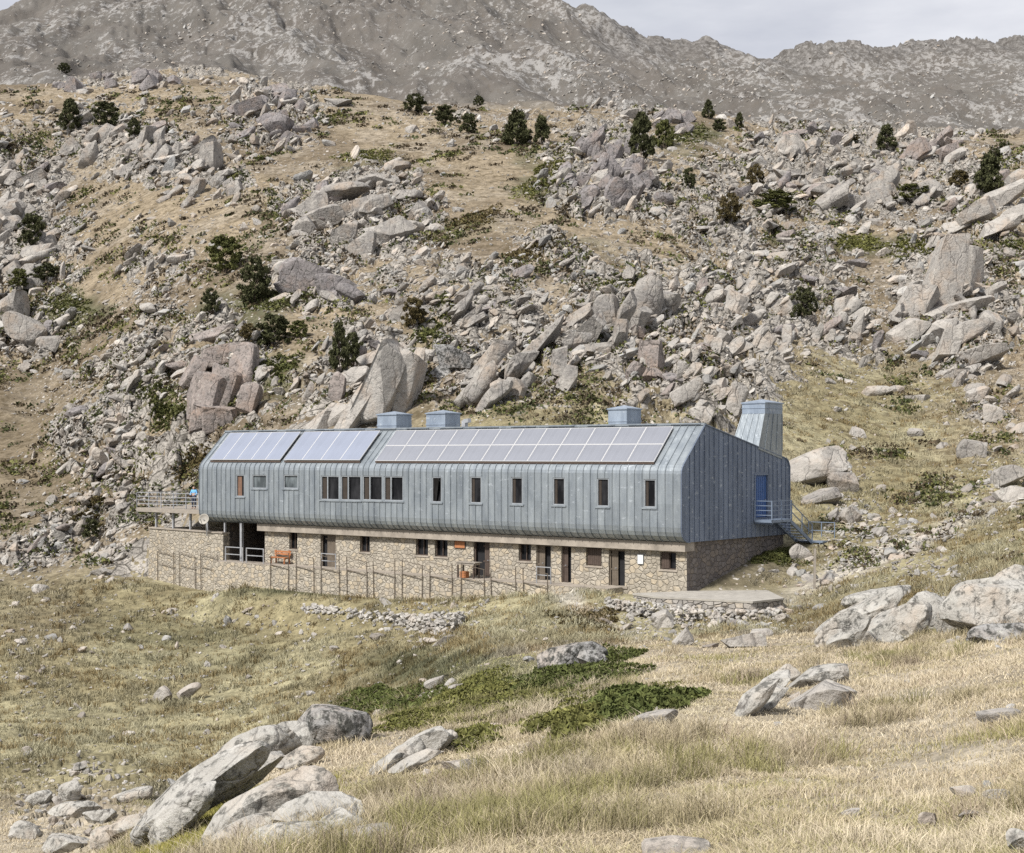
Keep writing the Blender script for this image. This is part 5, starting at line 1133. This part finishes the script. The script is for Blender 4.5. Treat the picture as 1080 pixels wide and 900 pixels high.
def mat_shrub(cx, cy, rx, ry, ang, m, hgt, n, size, lab, seed, cat='shrub', name='juniper_shrub'):
    rg = np.random.default_rng(seed); r = np.sqrt(rg.uniform(size=n)); a = rg.uniform(0, 6.2832, n)
    rr = r * (1 + .35 * np.sin(a * 3 + seed) * r + .2 * np.sin(a * 7 + 2 * seed))
    ex = rx * rr * np.cos(a); ey = ry * rr * np.sin(a); c, s_ = math.cos(R(ang)), math.sin(R(ang))
    px = cx + ex * c + ey * s_; py = cy - ex * s_ + ey * c
    d = ground_d(px, py); k = np.abs(d - np.median(d)) < .16 * np.median(d); px, d, r = px[k], d[k], r[k]; x = (px - CX) / F * d; z = ground_z(px, d)
    lump = np.clip(fbm(x / (2.2 * hgt + .3), d / (2.2 * hgt + .3), 3, seed) + .5, 0, 1)
    kk = rg.uniform(size=len(x)) < np.clip(lump * 2.6 - .25, .1, 1); x, d, z, r, lump = x[kk], d[kk], z[kk], r[kk], lump[kk]
    top_ = .62 * hgt * np.clip(1.15 - r ** 2, .12, 1) * (.35 + 1.2 * lump); zz = z + top_ * rg.uniform(.25, 1.0, len(x))
    p = np.stack([x, d, zz], 1); v, f = leaves(rg, p, 0, size, 2.9); tn = np.repeat(np.clip(.55 + .8 * lump + rg.uniform(-.25, .25, len(x)), .35, 1.5), 4)
    o0 = np.array([x.mean(), d.mean(), z.min()])
    o = link(name, np_mesh(name, v - o0, f, None, False, {'tint': np.repeat(tn[:, None], 3, 1)}), M[m]); o.location = o0; tag(o, lab, cat, 'low shrub mats on the ground')
MATS = [(402,748,56,30,-5,'juniper',.5,15000,.055,'dark green juniper mat right of the lichen topped boulder'), (600,712,92,18,14,'juniper',.42,13000,.055,'long green juniper mat below the craggy lichen boulder'), (500,738,78,22,8,'olive',.34,13000,.055,'olive juniper strip joining the two green mats'),
 (566,742,112,12,9,'olive',.3,14000,.034,'thin olive mat running between the green and the dark juniper'), (452,756,60,10,10,'olive',.3,7000,.034,'thin yellowish mat below the left green juniper'),
 (668,746,58,14,5,'juniper',.55,11000,.055,'dark juniper mat with an upright edge, right end of the patch'), (606,762,56,15,12,'olive',.36,8000,.055,'yellowish olive mat left of the dark right end'), (492,782,44,10,14,'olive',.3,5000,.05,'lowest small juniper mat above the furrowed rock'),
 (60,324,44,13,0,'mat_green',.6,3000,.16,'green mat below the left edge jumble'), (156,414,24,13,0,'mat_green',.8,2200,.15,'dark green mat in the talus left of the pink cliff'), (175,440,20,12,30,'mat_green',.7,1600,.15,'smaller green mat below the one in the talus'),
 (296,316,44,10,5,'mat_green',.5,2600,.15,'green mat at the foot of the violet dome'), (280,392,34,13,10,'mat_green',.7,2200,.15,'dusky mat between the pink cliff and the slabs'), (578,186,34,17,40,'olive',.6,2400,.2,'olive mat on the flank of the furrowed crag'),
 (724,144,30,9,10,'mat_green',.5,1400,.22,'bright green mat on the crest right of the tallest pine'), (904,257,32,9,0,'olive',.5,1700,.18,'left of two olive mats on the right slope'), (962,263,28,10,5,'olive',.6,1700,.18,'right of two olive mats on the right slope'),
 (826,250,26,8,0,'mat_green',.5,1300,.18,'flat green mat under the wide low bush'), (560,268,30,8,20,'heather',.5,1300,.18,'brown heather mat right of the stacked middle outcrop'), (500,232,30,8,15,'heather',.5,1200,.18,'brown heather mat in the upper middle'),
 (390,165,30,7,5,'olive',.5,1100,.2,'olive mat under the rounded brown outcrop'), (86,552,22,7,-5,'heather',.5,1400,.13,'brown mat just above the single dark bush'), (210,492,26,12,20,'heather',.6,1500,.13,'dark brown mat among the talus by the roof end'),
 (100,530,20,6,0,'heather',.45,1200,.13,'thin brown mat on the lower talus'), (455,352,26,9,40,'mat_green',.6,1400,.14,'green mat tucked between the leaning slabs'), (655,300,26,7,10,'mat_green',.5,1200,.15,'green mat on top of the split pillars'), (620,655,34,12,-5,'heather',.35,3000,.08,'dark heather mat in front of the right hand doors'),
 (820,590,30,8,0,'mat_green',.35,2000,.09,'green mat under the gable stairs'), (1070,262,26,9,0,'mat_green',.5,1300,.17,'dark green mat at the right edge above the tall outcrop')]
for i, q in enumerate(MATS): mat_shrub(*q[:9], q[9], 60 + i)

# low heather and dwarf juniper clumps nobody could count
def clumps():
    rg = np.random.default_rng(55); n = 26000; px = rg.uniform(-100, 1180, n); py = rg.uniform(95, 600, n)
    pat = fbm(px / 34, py / 16, 4, 77); rk0 = zone(ROCK, px, py)
    k = (rg.uniform(size=n) < np.clip((pat + .03) * 2.4, 0, .9) + .03) & ~((px > 760) & (py > 370) & (pat < .16)); px, py = px[k], py[k]
    d = ground_d(px, py); u_, v_ = uv_of((px - CX) / F * d, d); k = (d > 62) & (d < 420) & ~((u_ > -1.5) & (u_ < 53) & (v_ > -3) & (v_ < 15)); px, d = px[k], d[k]; n = len(px); per = 26
    x = np.repeat((px - CX) / F * d, per); dd = np.repeat(d, per); sz = np.repeat(rg.uniform(.35, 1.15, n) * (d / 160) ** .6, per)
    q = rg.normal(size=(n * per, 2)) * .5; x = x + q[:, 0] * sz * 1.3; dd = dd + q[:, 1] * sz; z = gz_xy(x, dd) + rg.uniform(0, .4, n * per) * sz
    v, f = leaves(rg, np.stack([x, dd, z], 1), 0, 1.0, 2.0); v = v.reshape(-1, 4, 3); c = v.mean(1, keepdims=True); v = (c + (v - c) * (.17 * np.repeat(d / 140, per) ** .8)[:, None, None]).reshape(-1, 3)
    pal = np.array([(.06, .07, .028), (.095, .10, .038), (.085, .065, .04), (.14, .14, .05), (.07, .055, .035)])[rg.integers(0, 5, n)]
    col = np.repeat(np.repeat(pal, per, 0) * rg.uniform(.6, 1.3, (n * per, 1)), 4, 0)
    tag(link('heather', np_mesh('heather', v, f, None, False, {'tint': col}), M['grass']), 'dark heather and dwarf shrub clumps between the rocks', 'heather', kind='stuff')
clumps()
# ------------------------------------------------------------------ grass
def grass(name, label, px, d, per, hgt, wid, cols, spread, seed, lean=.5):
    rg = np.random.default_rng(seed); n = len(px); x0 = (px - CX) / F * d
    X = np.repeat(x0, per) + rg.normal(size=n * per) * np.repeat(spread, per); Dq = np.repeat(d, per) + rg.normal(size=n * per) * np.repeat(spread, per)
    Zq = gz_xy(X, Dq) - .01; H = np.repeat(hgt, per) * rg.uniform(.55, 1.2, n * per); Wd = np.repeat(wid, per) * rg.uniform(.7, 1.3, n * per)
    a = rg.uniform(0, 6.2832, n * per); ln = H * np.abs(rg.normal(size=n * per)) * lean; fx, fy = np.cos(a), np.sin(a); th = rg.uniform(0, 6.2832, n * per); sx, sy = np.cos(th) * Wd / 2, np.sin(th) * Wd / 2
    P = lambda t, h, w_: np.stack([X + fx * ln * t + sx * w_, Dq + fy * ln * t + sy * w_, Zq + H * h], 1)
    v = np.stack([P(0, 0, -1), P(0, 0, 1), P(.35, .6, .75), P(.35, .6, -.75), P(1, .95, 0)], 1).reshape(-1, 3)
    k = np.arange(n * per)[:, None] * 5; f4 = k + np.array([[0, 1, 2, 3]]); f3 = k + np.array([[3, 2, 4]])
    col = np.repeat(cols, per, 0) * rg.uniform(.8, 1.2, (n * per, 1)); col = np.repeat(col, 5, 0)
    tag(link(name, np_mesh(name, v, f4, f3, False, {'tint': col}), M['grass']), label, 'grass', kind='stuff')
STRAW = np.array([(.50, .435, .32), (.44, .375, .26), (.37, .32, .20), (.27, .25, .115), (.36, .295, .22)])
def pick(x, d, seed, bias):
    rg = np.random.default_rng(seed); a = fbm(x / 3.2, d / 3.2, 3, seed) * 1.6 + bias + rg.normal(size=len(x)) * .14
    i = np.clip(((a + .5) * 4).astype(int), 0, 3); i = np.where(rg.uniform(size=len(x)) < .08, 4, i); return STRAW[i]
rg = np.random.default_rng(31)
n = 33000; px = rg.uniform(-280, 1360, n); d = np.exp(rg.uniform(np.log(6), np.log(62), n)); x = (px - CX) / F * d
tall = 1.25 * fbm(x / 1.9, d / 1.9, 3, 91) + .5
bare = zone([(1000, 800, 80, 40, -20, 1), (900, 850, 80, 30, -20, .9), (860, 880, 60, 20, 0, .6), (960, 730, 60, 20, -10, .5)], px, CY - F * sample(Z, px, d) / d)
k = (rg.uniform(size=n) < np.clip(.25 + 1.5 * (tall - .3), .15, 1) * (1 - .75 * bare)) & (sample(RK, px, d) < .8) & (sample(RK, px, d) < .9)
px, d, x, tall = px[k], d[k], x[k], tall[k]
grass('dry_grass', 'straw coloured dry grass over the foreground slope', px, d, 16, (.035 + .42 * np.clip(tall - .36, 0, .6) ** 1.2) * np.clip((d / 14) ** .15, .9, 1.3), .0065 * (d / 12) ** .75, pick(x, d, 5, -.03) * (.78 + .4 * tall[:, None]) * (1 - .35 * sample(GR, px, d)[:, None] * np.array([1, .75, 1.1])), .10 + .004 * d, 6, .95)
n = 3000; px = rg.uniform(-100, 1200, n); d = np.exp(rg.uniform(np.log(9), np.log(48), n)); x = (px - CX) / F * d; k = fbm(x / 5, d / 5, 3, 95) > -.05; px, d, x = px[k], d[k], x[k]
grass('grass_tussocks', 'taller straw and green grass tussocks in the foreground', px, d, 75, rg.uniform(.14, .42, len(px)), .0065 * (d / 12) ** .7, pick(x, d, 6, .06) * rg.uniform(.65, 1.1, (len(px), 1)), .07 + .05 * rg.uniform(size=len(px)) + .002 * d, 7, .85)
n = 54000; px = rg.uniform(-280, 1360, n); d = np.exp(rg.uniform(np.log(6), np.log(60), n)); x = (px - CX) / F * d; k = (sample(RK, px, d) < .9) & (rg.uniform(size=n) > .75 * zone([(1000, 800, 90, 36, 15, 1), (900, 850, 80, 26, 0, .9), (860, 880, 60, 20, 0, .7), (960, 730, 60, 16, 10, .6), (560, 870, 60, 20, 0, .6)], px + 40 * fbm(x / 1.5, d / 1.5, 3, 3), CY - F * sample(Z, px, d) / d)); px, d, x = px[k], d[k], x[k]
grass('matted_grass', 'short matted straw lying over the foreground soil', px, d, 10, np.full(len(px), .075), .008 * (d / 12) ** .75, pick(x, d, 8, -.16) * rg.uniform(.8, 1.2, (len(px), 1)) * (1 - .35 * sample(GR, px, d)[:, None] * np.array([1, .75, 1.1])), .12 + .006 * d, 12, 1.7)
n = 43000; px = rg.uniform(-280, 1360, n); d = np.exp(rg.uniform(np.log(56), np.log(165), n)); x = (px - CX) / F * d
u_, v_ = uv_of(x, d); yy = CY - F * sample(Z, px, d) / d
k = ~((u_ > -1.5) & (u_ < 50) & (v_ > -.9) & (v_ < 13)) & ((sample(RK, px, d) < .5) | ((px > 735) & (px < 870) & (d < 96))) & ((d < 112) | (px > 780)) & (zone([(930, 584, 110, 8, 22, 1)], px, yy) < .45) & ~((px > 655) & (px < 830) & (d > 74) & (d < 84))
px, d, x = px[k], d[k], x[k]; gcol = sample(COV, px, d) * np.where(fbm(x / 1.3, d / 1.3, 2, 16)[:, None] > .06, np.array([[.78, .68, .55]]), 1.0) * np.random.default_rng(4).uniform(.72, 1.35, (len(px), 1))
grass('meadow_grass', 'olive and tan mountain turf below and beside the hut', px, d, 11, np.random.default_rng(8).uniform(.08, .40, len(px)) * np.clip(.5 + 2 * (fbm(x / 1.6, d / 1.6, 2, 15) + .2), .3, 1.4), .038 * (d / 80), gcol, .15 + .0 * d, 9, .9)
n = 5000; px = rg.uniform(100, 420, n); d = rg.uniform(17, 34, n); yy = CY - F * sample(Z, px, d) / d; k = (zone([(230, 870, 110, 22, 18, 1.)], px, yy) > .35); px, d = px[k], d[k]
gg = np.array([(.27, .25, .065), (.20, .20, .05), (.34, .30, .10)])[np.random.default_rng(2).integers(0, 3, len(px))]
if len(px): grass('green_grass', 'yellow green grass between the two left foreground rocks', px, d, 26, np.full(len(px), .16), .012 + 0 * d, gg, .12 + 0 * d, 10, .6)
